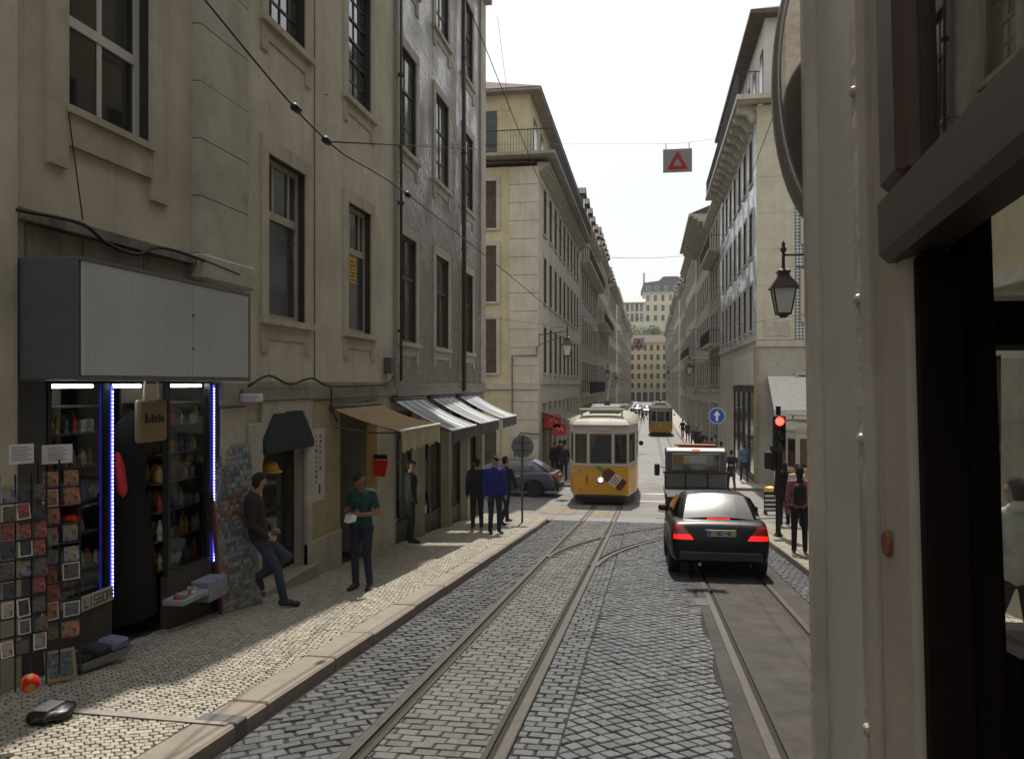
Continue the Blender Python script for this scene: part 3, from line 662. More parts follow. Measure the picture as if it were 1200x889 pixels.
for k, (a_, c_, bb) in enumerate(shopC[1:]):
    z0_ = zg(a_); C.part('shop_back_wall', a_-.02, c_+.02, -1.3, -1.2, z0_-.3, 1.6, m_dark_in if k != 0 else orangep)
    fr = MB()
    for q in (a_, c_-.07): C.box(fr, q, q+.07, -.2, -.12, z0_-.2, 1.44)
    C.box(fr, a_+.07, c_-.07, -.2, -.12, 1.36, 1.44); C.box(fr, a_+.07, c_-.07, -.2, -.12, z0_-.2, z0_+.45); C.box(fr, (a_+c_)/2-.03, (a_+c_)/2+.03, -.2, -.12, z0_+.45, 1.36)
    f = fr.build('shop_front', darkwood, C.t); C.part('pane', a_+.07, c_-.07, -.165, -.155, z0_+.45, 1.36, shopglass, parent=f)
    C.part('stone_jamb', c_+.03, c_+.36, -.02, .07, z0_-.5, 1.5, stoneD, .012)
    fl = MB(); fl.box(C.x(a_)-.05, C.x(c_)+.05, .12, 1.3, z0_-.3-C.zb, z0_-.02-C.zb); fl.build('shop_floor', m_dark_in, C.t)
for a_ in (15.42, 17.42, 19.82):
    tb = MB(); tb.lathe([(.028,0),(.028,1.35)], (XL-.10, a_, zg(a_)+.75), 8); tag(tb.build('light_tube', m_lit, smooth=True), 'thin upright white light tube in awning shop window', 'light', 'upright light tubes in the awning shops')
# cables strung along the string course
def cable(name, pts, r, label, m=iron, cat='cable', group=None, sag=0):
    P = []
    if len(pts) > 3 and not sag:
        q = [Vector(p) for p in pts]; q = [q[0]]+q+[q[-1]]; pts = []
        for i in range(1, len(q)-2):
            for k in range(5):
                u = k/5; pts.append(.5*((2*q[i])+(q[i+1]-q[i-1])*u+(2*q[i-1]-5*q[i]+4*q[i+1]-q[i+2])*u*u+(3*q[i]-q[i-1]-3*q[i+1]+q[i+2])*u**3))
        pts.append(q[-1])
    for i in range(len(pts)-1):
        a_, c_ = Vector(pts[i]), Vector(pts[i+1]); n = 6 if sag else 2
        for k in range(n):
            t_ = k/n; q = a_.lerp(c_, t_); q.z -= sag*4*t_*(1-t_); P.append(q)
    P.append(Vector(pts[-1])); return tag(MB().tube(P, r, 6).build(name, m, smooth=True), label, cat, group)
m_cable = mat('cable_black', (.02,.018,.016), .7)
cable('wall_cable', [onX(x, y, XL+.13) for x, y in ((292,452),(315,440),(340,450),(365,443),(385,452),(420,452),(452,450),(462,440))], .016, 'thick black cable drooping along the cream house string course', m_cable)
cable('wall_cable', [onX(x, y, XL+.16) for x, y in ((20,246),(95,262),(125,285),(160,298),(185,290),(225,300),(280,322))], .016, 'sagging black cable above the souvenir shop sign', m_cable)
cable('wall_cable', [onX(x, y, XL+.06) for x, y in ((80,130),(88,190),(97,258))], .006, 'thin cable hanging below the white casement window', m_cable)
cable('wall_cable', [onX(x, y, XL+.12) for x, y in ((388,455),(389,480),(396,495))], .012, 'short black cable bent down beside the brown awning', m_cable)
bx = MB(); p = onX(452, 430, XL); bx.chbox(XL, XL+.14, p.y-.12, p.y+.12, p.z-.12, p.z+.18, .01); tag(bx.build('junction_box', lead), 'grey electrical junction box where cable meets the tiles', 'junction box')
sc_ = thing('security_camera', 'white security camera on the pier beside the shop sign', 'camera', onX(283, 466, XL+.09)[:]); b = MB(); b.chbox(0, .26, -.05, .05, -.05, .05, .015); b.build('housing', mat('camera_white', (.6,.6,.58), .5), sc_); b = MB(); b.lathe([(.02,0),(.02,.06)], (0,0,.04), 8); b.build('mount', lead, sc_)

# ---- awnings over the pavement
def awning(y0, y1, zb_, xf, zf, val, m, mv, label, name='awning'):
    t = thing(name, label, 'awning', (XL+.05, (y0+y1)/2, zb_)); hw = (y1-y0)/2; d = xf-XL-.05; dz = zf-zb_
    b = MB(); n = 8; vs = []; k = 10
    for i in range(n+1):
        s_ = i/n
        for j in range(k+1):
            y = -hw+2*hw*j/k; vs.append((d*s_, y, dz*s_-.05*math.sin(math.pi*s_)*(1-.3*math.cos(j*2.1))-.012*math.sin(j*1.7)*s_))
    fs = [(i*(k+1)+j, (i+1)*(k+1)+j, (i+1)*(k+1)+j+1, i*(k+1)+j+1) for i in range(n) for j in range(k)]
    o2 = len(vs); vs += [(x, y, z-.012) for x, y, z in vs]; fs += [tuple(q+o2 for q in reversed(f)) for f in fs]
    b.add(vs, fs); b.build('fabric', m, t, smooth=True)
    b = MB(); k = 22; vs = []
    for j in range(k+1):
        y = -hw+2*hw*j/k
        vs += [(d+.012, y, dz-.01), (d+.02+.02*math.sin(j*1.3), y, dz-val*(.92+.10*math.sin(j*2.2)))]
    fs = [(2*j, 2*j+1, 2*j+3, 2*j+2) for j in range(k)]; o2 = len(vs); vs += [(x-.008, y, z) for x, y, z in vs]; fs += [tuple(q+o2 for q in reversed(f)) for f in fs]
    b.add(vs, fs); b.build('valance', mv, t, smooth=True)
    b = MB(); b.tube([(d, -hw, dz), (d, hw, dz)], .022, 8); b.build('front_bar', whitewood, t, smooth=True)
    b = MB(); b.tube([(0, -hw-.02, .0), (0, hw+.02, .0)], .05, 10); b.build('roller', lead, t, smooth=True)
    for s_ in (-1, 1): b = MB(); b.tube([(.02, s_*(hw-.12), -.3), (d*.5, s_*(hw-.2), dz*.5-.22), (d-.02, s_*(hw-.12), dz-.03)], .014, 6); b.build('arm', lead, t)
    return t
m_brn = mat('awning_brown', (.30,.195,.095), .85, var=.15, scale=3, dirt=.3, dirtc=(.15,.1,.05))
m_val = mat('valance_cream', (.46,.38,.24), .85, var=.12, dirt=.35, dirtc=(.2,.15,.09))
m_stripe = mat('awning_grey_stripe', (.34,.36,.38), .55, var=.05, scale=3, dirt=.2)
t_ = m_stripe.node_tree; N_ = t_.nodes; tcn = N_.new('ShaderNodeTexCoord'); wv_ = N_.new('ShaderNodeTexWave'); wv_.bands_direction = 'Y'; wv_.inputs['Scale'].default_value = .62; wv_.inputs['Phase Offset'].default_value = 1.2
t_.links.new(tcn.outputs['Object'], wv_.inputs['Vector']); cr_ = N_.new('ShaderNodeValToRGB'); cr_.color_ramp.elements[0].position = .80; cr_.color_ramp.elements[0].color = (.17,.19,.21,1); cr_.color_ramp.elements[1].position = .84; cr_.color_ramp.elements[1].color = (.55,.57,.57,1)
t_.links.new(wv_.outputs['Color'], cr_.inputs[0]); t_.links.new(cr_.outputs[0], N_['Principled BSDF'].inputs['Base Color'])
m_valg = mat('valance_grey', (.09,.09,.085), .8, var=.15)
awning(11.9, 14.2, 1.62, -3.72, 1.27, .34, m_brn, m_val, 'worn brown fabric awning with crumpled cream valance')
for k, (yy0, lab) in enumerate(((15.0, 'grey striped awning beside the brown awning'), (17.7, 'grey striped awning between two others of its kind'), (20.4, 'grey striped awning at the end, by the street corner'))):
    awning(yy0, yy0+2.15, 1.68, -3.68, 1.10, .26, m_stripe, m_valg, lab)
# ------------------------------------------------------------------ the other houses of the street
def row_house(name, label, side, s0, s1, plane, ztop, floors, m, depth=9, zb=None, pitch=2.55, ww=1.1, ground=3.6, hf=.62, fm=brownwood, pm=pane_far, sur=.16, balc=(), attic=True, roofm=roof_tile, dorm=0, shops=True, sm=stone, corn=.55, cornh=.5, split=False, skip=None, base=None, roofh=2.2, cols=2, smallrail=True):
    mid = (s0+s1)/2; zb = zg(mid if side != 'F' else plane) if zb is None else zb
    H = Bld(name, label, side, s0, s1, plane, zb); n = max(1, int((s1-s0-.5)/pitch)); off = (s1-s0-n*pitch)/2
    fh = (ztop-zb-ground)/floors
    for f in range(floors):
        z0 = zb+ground+fh*f+fh*.16
        for i in range(n):
            c = s0+off+pitch*(i+.5)
            if skip and skip(c, f): continue
            tall = f in balc; pm_ = random.choice((pm, pm, pane_curtain, pane_brown)); zz0 = zb+ground+fh*f+.12 if tall else z0; zz1 = z0+fh*hf
            H.window(c-ww/2, c+ww/2, zz0, zz1, cols, (.7,), fm, pm_, .07, .05, .07, split=split, surround=sur, sm=sm)
    if shops:
        for i in range(n):
            c = s0+off+pitch*(i+.5); H.hole(c-pitch*.36, c+pitch*.36, zb-.3, zb+ground*.80, .35)
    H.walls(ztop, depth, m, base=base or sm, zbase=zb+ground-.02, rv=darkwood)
    if shops:
        for i in range(n):
            c = s0+off+pitch*(i+.5); b = MB(); a_, c_ = c-pitch*.36, c+pitch*.36
            for q in (a_, c_-.08, c-.04): H.box(b, q, q+.08, -.28, -.2, zb-.3, zb+ground*.8)
            H.box(b, a_+.08, c_-.08, -.27, -.21, zb+2.1, zb+2.2); f_ = b.build('shop_front', darkwood, H.t)
            H.part('pane', a_, c_, -.34, -.30, zb-.3, zb+ground*.8, pane_far, parent=f_)
    b = MB(); H.box(b, s0, s1, -.02, .09, zb+ground-.02, zb+ground+.18); b.build('string_course', sm, H.t)
    H.cornice(ztop-cornh*.6, corn, cornh, sm); H.roof(ztop+cornh*.41, depth, roofh, roofm, corn*.9)
    for f in balc:
        z = zb+ground+fh*f+.04
        b = MB(); H.box(b, s0+.3, s1-.3, -.02, .75, z-.10, z+.05); H.box(b, s0+.34, s1-.34, -.02, .4, z-.2, z-.101); b.build('balcony_slab', sm, H.t)
        railing(H, s0+.34, s1-.34, .70, z+.05, .95, step=.16)
    for k in range(dorm):
        c = s0+(s1-s0)*(k+.5)/dorm; zz = ztop+cornh*.41; b = MB()
        H.box(b, c-.75, c+.75, -2.6, .1, zz-.1, zz+1.7); d_ = b.build('dormer', dormer_dark, H.t)
        b = MB(); b.prism([(H.x(c)-.95, zz+1.7-zb), (H.x(c)+.95, zz+1.7-zb), (H.x(c), zz+2.35-zb)], -.3, 2.7, 'y'); b.build('dormer_roof', roofm, d_)
        b = MB(); H.box(b, c-.42, c+.42, .1, .13, zz+.25, zz+1.45); b.build('dormer_window', pane_far, d_)
    return H
# yellow corner house across the side street (two facades, one house)
DZ = zg(37)
D = row_house('corner_house', 'pale yellow corner house with iron balcony and clay tile roof', 'L', 37, 60, -5.0, 12.0, 3, mat('plaster_pale_stone', (.50,.465,.38), .9, var=.1, scale=.8, dirt=.45, dirtc=(.2,.17,.13), streak=.4), ground=4.6, pitch=2.3, ww=1.05, hf=.66, depth=13, corn=.5, cornh=.4, roofh=.3, fm=brownwood, sm=stone, zb=DZ)
# attic storey behind a continuous balcony
def sub_at(H, b, name, m): return b.build(name, m, H.t)
zt = 12.35
b = MB(); b.box(-.8, D.w, -.85, .6, zt-DZ, zt+.14-DZ); b.box(-.8, 0, .6, 13, zt-DZ, zt+.139-DZ); b.build('balcony_slab', stoneD, D.t)
railing(D, 37-.75, 60, .80, zt+.14, 1.0, step=.13)
b = MB()
for k in range(int(12.4/.13)):
    x_ = .1+k*.13; b.box(-.765, -.75, x_-.75-.007, x_-.75+.007, zt+.14-DZ, zt+1.1-DZ)
b.box(-.775, -.74, -.78, 12, zt+1.1-DZ, zt+1.14-DZ); b.build('balcony_railing', iron, D.t)
b = MB(); b.box(.35, D.w-.1, .45, 12.5, zt+.14-DZ, 15.6-DZ); at_ = b.build('attic_wall', yellowp, D.t)
b = MB(); b.add([(-.25,-.15,15.6-DZ),(D.w,-.15,15.6-DZ),(D.w,13,15.6-DZ),(-.25,13,15.6-DZ),(3,5,17.4-DZ),(D.w,5,17.4-DZ)], [(0,1,5,4),(1,2,5),(2,3,4,5),(3,0,4),(0,3,2,1)]); b.build('attic_roof', roof_tile, D.t)
b = MB(); b.box(-.2, D.w, -.1, 12.9, 15.48-DZ, 15.6-DZ); b.build('eaves', stoneD, D.t)
for k in range(8): b = MB(); b.box(1.6+k*2.6, 2.6+k*2.6, .42, .46, zt+.2-DZ, zt+2.4-DZ); b.build('attic_window', pane_far, at_)
for k in range(3): b = MB(); b.box(.31, .36, 2.0+k*3, 2.9+k*3, zt+.2-DZ, zt+2.4-DZ); b.build('attic_window', pane_far, at_)
# front facade: yellow plaster wall, window strip, corner quoins (local frame of D: x along the street, y to the side)
b = MB(); b.box(-.06, .0, 1.35, 13, -1.2, 12.0-DZ); b.build('yellow_wall', yellowp, D.t)
for k, z in enumerate(lin(-.4, 12.0-DZ, .82)[:-1]):
    b = MB(); b.chbox(-.10-.002*(k % 2), .0, -.02, 1.34, z+.002, z+.817, .005); b.build('stone_block', pale_ash, D.t)
for z0_, z1_ in ((-.2+0, 2.9), (5.1, 7.6), (8.4, 11.0), (11.8, 14.0)):
    for y_ in (2.05, 4.6, 7.2, 9.8):
        b = MB(); b.box(-.075, -.05, y_-.1, y_+1.2, z0_, z1_); o_ = b.build('window', pane_brown, D.t)
        b = MB()
        for q0, q1 in ((y_-.28, y_-.1), (y_+1.2, y_+1.38)): b.box(-.13, -.06, q0, q1, z0_-.1, z1_+.2)
        b.box(-.13, -.06, y_-.1, y_+1.2, z1_, z1_+.2); b.box(-.16, -.06, y_-.1, y_+1.2, z0_-.1, z0_); b.build('window_surround', stone, o_)
b = MB(); b.box(-.17, -.02, -.1, 13, 4.35, 4.6); b.build('string_course', stone, D.t)

for pts in ([(-.16,.05,6.3),(-.16,.05,5.9),(-.16,1.2,5.9),(-.16,1.2,3.2),(-.16,1.9,3.15)], [(-.16,-.06,2.3),(-.16,.8,2.35),(-.16,1.1,1.9),(-.16,1.1,-.2)], [(.3,-.12,2.4),(6,-.12,2.5),(14,-.12,2.4)]):
    o_ = MB().tube(pts, .028, 6).build('facade_cable', pipe_mat, D.t)
LROW = [(60.2, 82, 14.4, 4, greyp, 'stone-grey house with dormers after the yellow corner house', dict(dorm=6, corn=.5, balc=(0, 3))),
        (82.2, 104, 15.6, 4, cream2, 'buff five-floor house further down the sloping row', dict(dorm=6, balc=(2,))),
        (104.2, 128, 14.6, 4, whitep, 'off-white house with heavy eaves beyond the buff one', dict(dorm=6, corn=.9)),
        (134, 160, 15.5, 4, cream, 'cream house past the second side street', dict(dorm=5)),
        (160.2, 196, 14.5, 4, greyp, 'long dull grey house near the street end', dict(dorm=7)),
        (196.2, 240, 15.5, 4, cream2, 'last buff house before the end of the street', dict(dorm=8))]
for y0, y1, zt_, fl, m_, lab, kw in LROW: row_house('town_house', lab, 'L', y0, y1, -5.0-.08*((int(y0) // 7) % 2), zt_, fl, m_, ground=4.2, pitch=2.45, **kw)

# right corner house, tall, white glazed tiles above a stone corner pier
RZ = zg(38)
RD = row_house('tiled_corner_house', 'tall corner house with white glazed tiles and bracketed top balcony', 'R', 38, 57.5, XR, 14.4, 3, tilesR, ground=6.6, pitch=2.45, ww=1.05, hf=.62, depth=12, corn=.2, cornh=.3, roofh=.2, shops=False, fm=darkwood, zb=RZ, sm=stone, base=stone)
zt = 14.6
b = MB(); b.box(0, RD.w+.85, -1.0, 0, zt-RZ, zt+.22-RZ); b.box(RD.w, RD.w+.85, 0, 12, zt-RZ, zt+.219-RZ); b.build('balcony_slab', stone, RD.t)
for k in range(12):
    x_ = RD.w-.3-k*1.5; b = MB(); b.prism([(-.9, zt-.01-RZ), (0, zt-.01-RZ), (0, zt-.75-RZ), (-.25, zt-.7-RZ), (-.45, zt-.4-RZ), (-.85, zt-.28-RZ)], x_-.16, x_+.16, 'x'); b.build('corbel', stone, RD.t)
railing(RD, 38-.8, 57.5, .93, zt+.22, 1.0, step=.13)
b = MB(); b.box(0, RD.w-.3, .35, 11.5, zt+.22-RZ, 18.6-RZ); at_ = b.build('attic_wall', whitep, RD.t)
for k in range(7): b = MB(); b.box(RD.w-1.7-k*2.5, RD.w-.8-k*2.5, .31, .345, zt+.3-RZ, zt+2.8-RZ); b.build('attic_window', pane_far, at_)
b = MB(); b.box(-.2, RD.w+.3, -.35, 12, 18.6-RZ, 18.8-RZ); b.add([(-.2,-.3,18.8-RZ),(RD.w+.3,-.3,18.8-RZ),(RD.w+.3,12,18.8-RZ),(-.2,12,18.8-RZ),(3,5,20.5-RZ),(RD.w-3,5,20.5-RZ)], [(0,1,5,4),(1,2,5),(2,3,4,5),(3,0,4)]); b.build('attic_roof', roof_tile, RD.t)
# its front facade (faces the near side street): local x = RD.w is the corner, y runs away from the street
W_ = RD.w; zs_ = lin(zg(38)+6.6, 14.55, .82)
for k in range(len(zs_)-1):
    b = MB(); b.chbox(W_, W_+.10+.006*(k % 2), -.05, 1.55, zs_[k]+.002-RZ, zs_[k+1]-.002-RZ, .005); b.build('stone_block', pale_ash, RD.t)
m_pat = mat('patterned_tiles', (.42,.43,.44), .3, var=.05, scale=3)
t_ = m_pat.node_tree; N_ = t_.nodes; tcn = N_.new('ShaderNodeTexCoord'); vo = N_.new('ShaderNodeTexChecker'); vo.inputs['Scale'].default_value = 9.5; vo.inputs['Color1'].default_value = (.50,.51,.50,1); vo.inputs['Color2'].default_value = (.10,.12,.18,1)
mp_ = N_.new('ShaderNodeMapping'); mp_.inputs['Rotation'].default_value = (R(45), 0, 0); t_.links.new(tcn.outputs['Object'], mp_.inputs[0]); t_.links.new(mp_.outputs[0], vo.inputs[0]); t_.links.new(vo.outputs[0], N_['Principled BSDF'].inputs['Base Color'])
b = MB(); b.box(W_, W_+.05, 1.56, 12, 6.6, 14.55-RZ); b.build('patterned_wall', m_pat, RD.t)
b = MB(); b.box(W_, W_+.14, -.08, 12, 6.28, 6.58); b.build('string_course', stone, RD.t)
b = MB(); b.box(W_, W_+.06, -.02, 12, -1, 6.27); b.build('ground_floor_wall', mat('plaster_dull_grey', (.36,.345,.30), .85, var=.1, dirt=.3), RD.t)
b = MB(); b.chbox(W_+.09, W_+.135, .25, 1.35, 6.75, 7.45, .015); b.build('stone_plaque', stone, RD.t)
for y_, z0_, z1_ in ((1.75, 3.4, 5.0), (4.6, 3.2, 5.0), (2.0, 7.5, 9.6), (5.2, 7.5, 9.6), (2.0, 11, 13), (5.2, 11, 13)):
    b = MB(); b.box(W_+.06, W_+.09, y_, y_+1.2, z0_, z1_); o_ = b.build('window', pane_far, RD.t); b = MB(); b.box(W_+.05, W_+.145, y_-.15, y_-.01, z0_-.02, z1_+.02); b.box(W_+.05, W_+.145, y_+1.21, y_+1.35, z0_-.02, z1_+.02); b.box(W_+.05, W_+.15, y_-.15, y_+1.35, z1_, z1_+.15); b.box(W_+.05, W_+.17, y_-.15, y_+1.35, z0_-.14, z0_); b.build('window_surround', stone, o_)
# shop glazing along the street side and corner post
b = MB(); b.box(W_-.45, W_+.12, -.12, -.0, -.5, 6.27); b.build('corner_post', mat('ochre_stone', (.30,.24,.14), .8, var=.12, dirt=.3), RD.t)
for k in range(4):
    x_ = W_-.6-k*2.3; b = MB(); b.box(x_-2.0, x_, -.05, -.02, .35, 4.2); o_ = b.build('shop_window', mat('shop_window_teal', (.045,.06,.06), .08, var=.4, scale=1.5, spec=.7), RD.t)
    b = MB(); b.box(x_-2.08, x_+.08, -.14, -.02, 4.2, 4.5); b.box(x_-2.08, x_-2.0, -.1, -.02, .3, 4.2); b.box(x_, x_+.08, -.1, -.02, .3, 4.2); b.box(x_-2.0, x_, -.1, -.02, .2, .345); b.build('shop_frame', darkwood, o_)
    b = MB(); b.box(x_-2.1, x_+.1, -.09, -.02, 4.55, 6.1); b.build('fascia', mat('fascia_light', (.5,.49,.45), .6, var=.06), o_)
RROW = [(57.7, 68, 14.6, 4, stoneD, 'dark stone house with two iron balconies beside the white tiled one', dict(balc=(1, 3), corn=.5)),
        (68.2, 88, 15.6, 4, cream2, 'buff house under a wide overhanging roof edge', dict(corn=1.7, cornh=.9)),
        (88.2, 112, 16.6, 4, whitep, 'whitish house with dormers past the overhanging roof', dict(dorm=5, corn=.8, balc=(1,))),
        (112.2, 130, 15.4, 4, greyp, 'dull grey house with plain front in the far row', dict(dorm=4)),
        (136, 168, 16.6, 4, cream, 'cream house opposite the second side street', dict(dorm=6, corn=.8)),
        (168.2, 240, 15.8, 4, greyp, 'longest grey house closing the far row', dict(dorm=9))]
for y0, y1, zt_, fl, m_, lab, kw in RROW: row_house('town_house', lab, 'R', y0, y1, XR+.1*((int(y0) // 9) % 2), zt_, fl, m_, ground=4.4, pitch=2.45, **kw)
# near house behind the tram the picture is taken from; its unseen upper part is raised to block sky light
RN = row_house('plaster_house', 'pale yellow plaster house seen through the dark tram cab', 'R', -10, 22.6, 4.3, 17.5, 4, mat('plaster_light_yellow', (.46,.40,.25), .9, var=.08, dirt=.3, dirtc=(.3,.25,.16)), ground=4.2, pitch=2.8, zb=-1.0, sm=stone)

# ---- end of the street and the hill behind
b = MB(); n = 30; vs = []; hx, hy = lin(-260, 260, 17), lin(250, 640, 15)
for y in hy:
    for x in hx:
        k = min(1, max(0, (y-256)/110)); h = -3.4+33*(k*k*(3-2*k))+4*noise.noise(Vector((x*.012, y*.012, 1)))*k+ (.02*(y-366) if y > 366 else 0); vs.append((x, y, h))
nx = len(hx); b.add(vs, [(j*nx+i, j*nx+i+1, (j+1)*nx+i+1, (j+1)*nx+i) for j in range(len(hy)-1) for i in range(nx-1)])
struct(b.build('hill', mat('hill_scrub', (.075,.085,.045), .95, var=.3, scale=.1), smooth=True, fix=False))
row_house('apartment_building', 'pale yellow building with rows of small windows closing the street', 'F', -16, 14, 246, 14.2, 5, farYellow, depth=12, zb=zg(246), pitch=1.9, ww=.9, ground=3.4, hf=.58, sm=mat('far_trim', (.55,.5,.36), .9), sur=.12, corn=.5, shops=True, roofh=2.4, roofm=roof_tile)
row_house('mansard_building', 'cream hilltop building with dark slate mansard roof', 'F', -3.0, 24, 400, 46, 3, mat('plaster_hill_cream', (.55,.49,.33), .9, var=.06, scale=.2), depth=20, zb=28.5, pitch=3.6, ww=1.5, ground=3, hf=.6, shops=False, sm=mat('far_trim', (.55,.5,.36)), corn=.8, cornh=.8, roofm=mat('slate_blue', (.07,.075,.10), .7), roofh=.4)
sl = MATS['slate_blue']; mr_ = [c for c in col.objects if c.name.startswith('mansard_building')][0]
b = MB(); b.prism([(-.8, 17.9), (27.8, 17.9), (26.6, 22.3), (19, 23.2), (17, 25.2), (10, 25.2), (8, 23.2), (.6, 22.3)], -.6, 19, 'y'); b.build('mansard', sl, mr_)
for k in range(6): b = MB(); b.box(2+k*4.3, 3.6+k*4.3, -1.0, -.55, 18.6, 20.6); q_ = b.build('dormer', whitep, mr_); b = MB(); b.box(2.3+k*4.3, 3.3+k*4.3, -1.04, -.99, 18.9, 20.3); b.build('pane', pane_far, q_)
b = MB(); b.box(.3, 1.3, 2, 3, 18, 27.5); b.build('chimney', whitep, mr_)
row_house('hill_building', 'low whitish hill building with a band of tall dark windows', 'F', -30, -1.5, 372, 38.5, 2, whitep, depth=16, zb=27.0, pitch=2.1, ww=1.3, ground=2.2, hf=.8, shops=False, sm=mat('far_trim', (.55,.5,.36)), corn=.8, cornh=.6, roofm=lead, roofh=2.2)
def foliage(b, c, rx, ry, rz, n, s, rnd, lobes=9):
    L_ = [(Vector((rnd.uniform(-.6,.6), rnd.uniform(-.6,.6), rnd.uniform(-.5,.6))), rnd.uniform(.35,.6)) for _ in range(lobes)]
    for _ in range(n):
        lc, lr = rnd.choice(L_); d = Vector((rnd.gauss(0,1), rnd.gauss(0,1), rnd.gauss(0,1))).normalized()*lr*rnd.uniform(.6, 1.05); p = lc+d
        p = Vector((c[0]+p.x*rx, c[1]+p.y*ry, c[2]+p.z*rz)); a = Vector((rnd.gauss(0,1), rnd.gauss(0,1), rnd.gauss(0,1))).normalized(); e = a.orthogonal().normalized(); f = a.cross(e); q = s*rnd.uniform(.6,1.3)
        b.add([p-e*q, p+f*q*.6, p+e*q, p-f*q*.6], [(0,1,2,3)])
m_leaf = mat('foliage_green', (.055,.095,.028), .8, var=.45, scale=.8); m_bark = mat('bark', (.07,.055,.04), .9, var=.2)
rnd = random.Random(9)
for k, (x, y, h) in enumerate(((-12, 300, 13), (-7.5, 306, 14), (-2.5, 300, 14.5), (1.5, 308, 13), (5.5, 301, 12), (9.5, 306, 13), (13, 300, 12))):
    z0_ = -3.4+33*((min(1,(y-256)/110))**2*(3-2*min(1,(y-256)/110)))-1; z0_ = min(z0_, 14)
    t = thing('hill_tree', 'round green tree on the slope above the yellow end building', 'tree', (x, y, z0_), group='trees on the slope behind the end building')
    b = MB(); b.tube([(0,0,-1),(.1,0,h*.35),(.3,.2,h*.62)], [.35,.25,.1], 7); b.tube([(.1,0,h*.35),(-1.1,.3,h*.6)], [.16,.07], 6); b.tube([(.1,0,h*.35),(1.3,-.3,h*.58)], [.16,.07], 6); b.build('trunk', m_bark, t)
    b = MB(); foliage(b, (0,0,h*.62), 4.2, 4.0, h*.40, 1500, .34, rnd); b.build('crown', m_leaf, t, fix=False)

# ------------------------------------------------------------------ souvenir shop: inside and what hangs outside
def shopbox(a, c, n0, n1, z0, z1): return (XL+n0, XL+n1, a, c, z0, z1)
b = MB(); gz = -.62
b.quad((XL-2.6, 5.5, gz-.4), (XL-2.6, 9.2, gz-.4), (XL-2.6, 9.2, 2.3), (XL-2.6, 5.5, 2.3)); b.quad((XL-2.6, 9.2, gz-.4), (XL-.05, 9.2, gz-.4), (XL-.05, 9.2, 2.3), (XL-2.6, 9.2, 2.3))
b.quad((XL-2.6, 5.66, gz-.4), (XL-.05, 5.66, gz-.4), (XL-.05, 5.66, 2.3), (XL-2.6, 5.66, 2.3)); b.quad((XL-2.6, 5.5, 2.06), (XL-.05, 5.5, 2.06), (XL-.05, 9.2, 2.06), (XL-2.6, 9.2, 2.06))
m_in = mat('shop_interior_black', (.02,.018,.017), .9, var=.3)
def to_local(o, t): o.parent = t; o.matrix_parent_inverse = Matrix.LocRotScale(t.location, t.rotation_euler.to_quaternion(), None).inverted(); return o
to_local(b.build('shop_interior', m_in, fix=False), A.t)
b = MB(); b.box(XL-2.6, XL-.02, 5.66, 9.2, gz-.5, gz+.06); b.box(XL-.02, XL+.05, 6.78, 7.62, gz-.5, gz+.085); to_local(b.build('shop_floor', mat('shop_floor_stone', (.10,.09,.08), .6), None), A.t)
m_alu = mat('shop_aluminium', (.05,.052,.056), .4, metal=.5, var=.2)
m_stall = mat('shop_stallriser', (.060,.050,.042), .7, var=.2)
for a_, c_, lab in ((SH0+.02, 6.76, 'l'), (7.64, 8.48, 'r')):
    b = MB(); b.box(XL-.06, XL+.02, a_, c_, -1.2, .0); to_local(b.build('stall_riser', m_stall), A.t)
    b = MB()
    for q in (a_, c_-.04): b.box(XL-.04, XL+.025, q, q+.04, .003, 2.0)
    b.box(XL-.04, XL+.025, a_+.04, c_-.04, .003, .05); f_ = to_local(b.build('window_frame', m_alu), A.t)
    b = MB(); b.box(XL-.02, XL-.014, a_+.04, c_-.04, .05, 2.0); g_ = b.build('pane', shopglass); g_.parent = f_; 
    b = MB()
    for z in (.06, .36, .66, .96, 1.26, 1.56, 1.80): b.box(XL-.50, XL-.10, a_+.02, c_-.02, z-.015, z)
    b.box(XL-.53, XL-.51, a_, c_, -.1, 2.0); sh_ = to_local(b.build('display_shelves', mat('shelf_brown', (.11,.075,.05), .7, var=.2)), A.t)
# strip lights
m_blue = mat('led_blue', (.1,.1,.6), .5, emit=(.06,.07,1), estr=2.2); m_ledw = mat('led_white', (.8,.8,1), .5, emit=(.55,.6,1), estr=9)
for y_, z0_, lab in ((6.735, .03, 'blue dotted light strip between postcards and shop doorway'), (8.50, -.02, 'blue dotted light strip at the edge of the shop front')):
    t = thing('light_strip', lab, 'light strip', (XL+.04, y_, z0_)); b = MB(); b.box(-.004, .004, -.014, .014, 0, 1.98-z0_); b.build('strip', m_blue, t)
    b = MB(); z = .02
    while z < 1.95-z0_: b.cbox((.006, 0, z), (.008, .011, .014)); z += .034
    b.build('diodes', m_ledw, t); stuff([c for c in col.objects if c.name.startswith('diodes')][-1])
m_tubew = mat('shop_tube_light', (.9,.95,1), .5, emit=(.85,.93,1), estr=22)
for a_, c_ in ((5.97, 6.6), (6.78, 7.3), (7.75, 8.4)):
    b = MB(); b.tube([(XL-.065, a_, 1.975), (XL-.065, c_, 1.975)], .016, 8); tag(b.build('tube_light', m_tubew, smooth=True), 'thin white tube light under the top edge of shop window', 'light', 'tube lights along the shop window top')
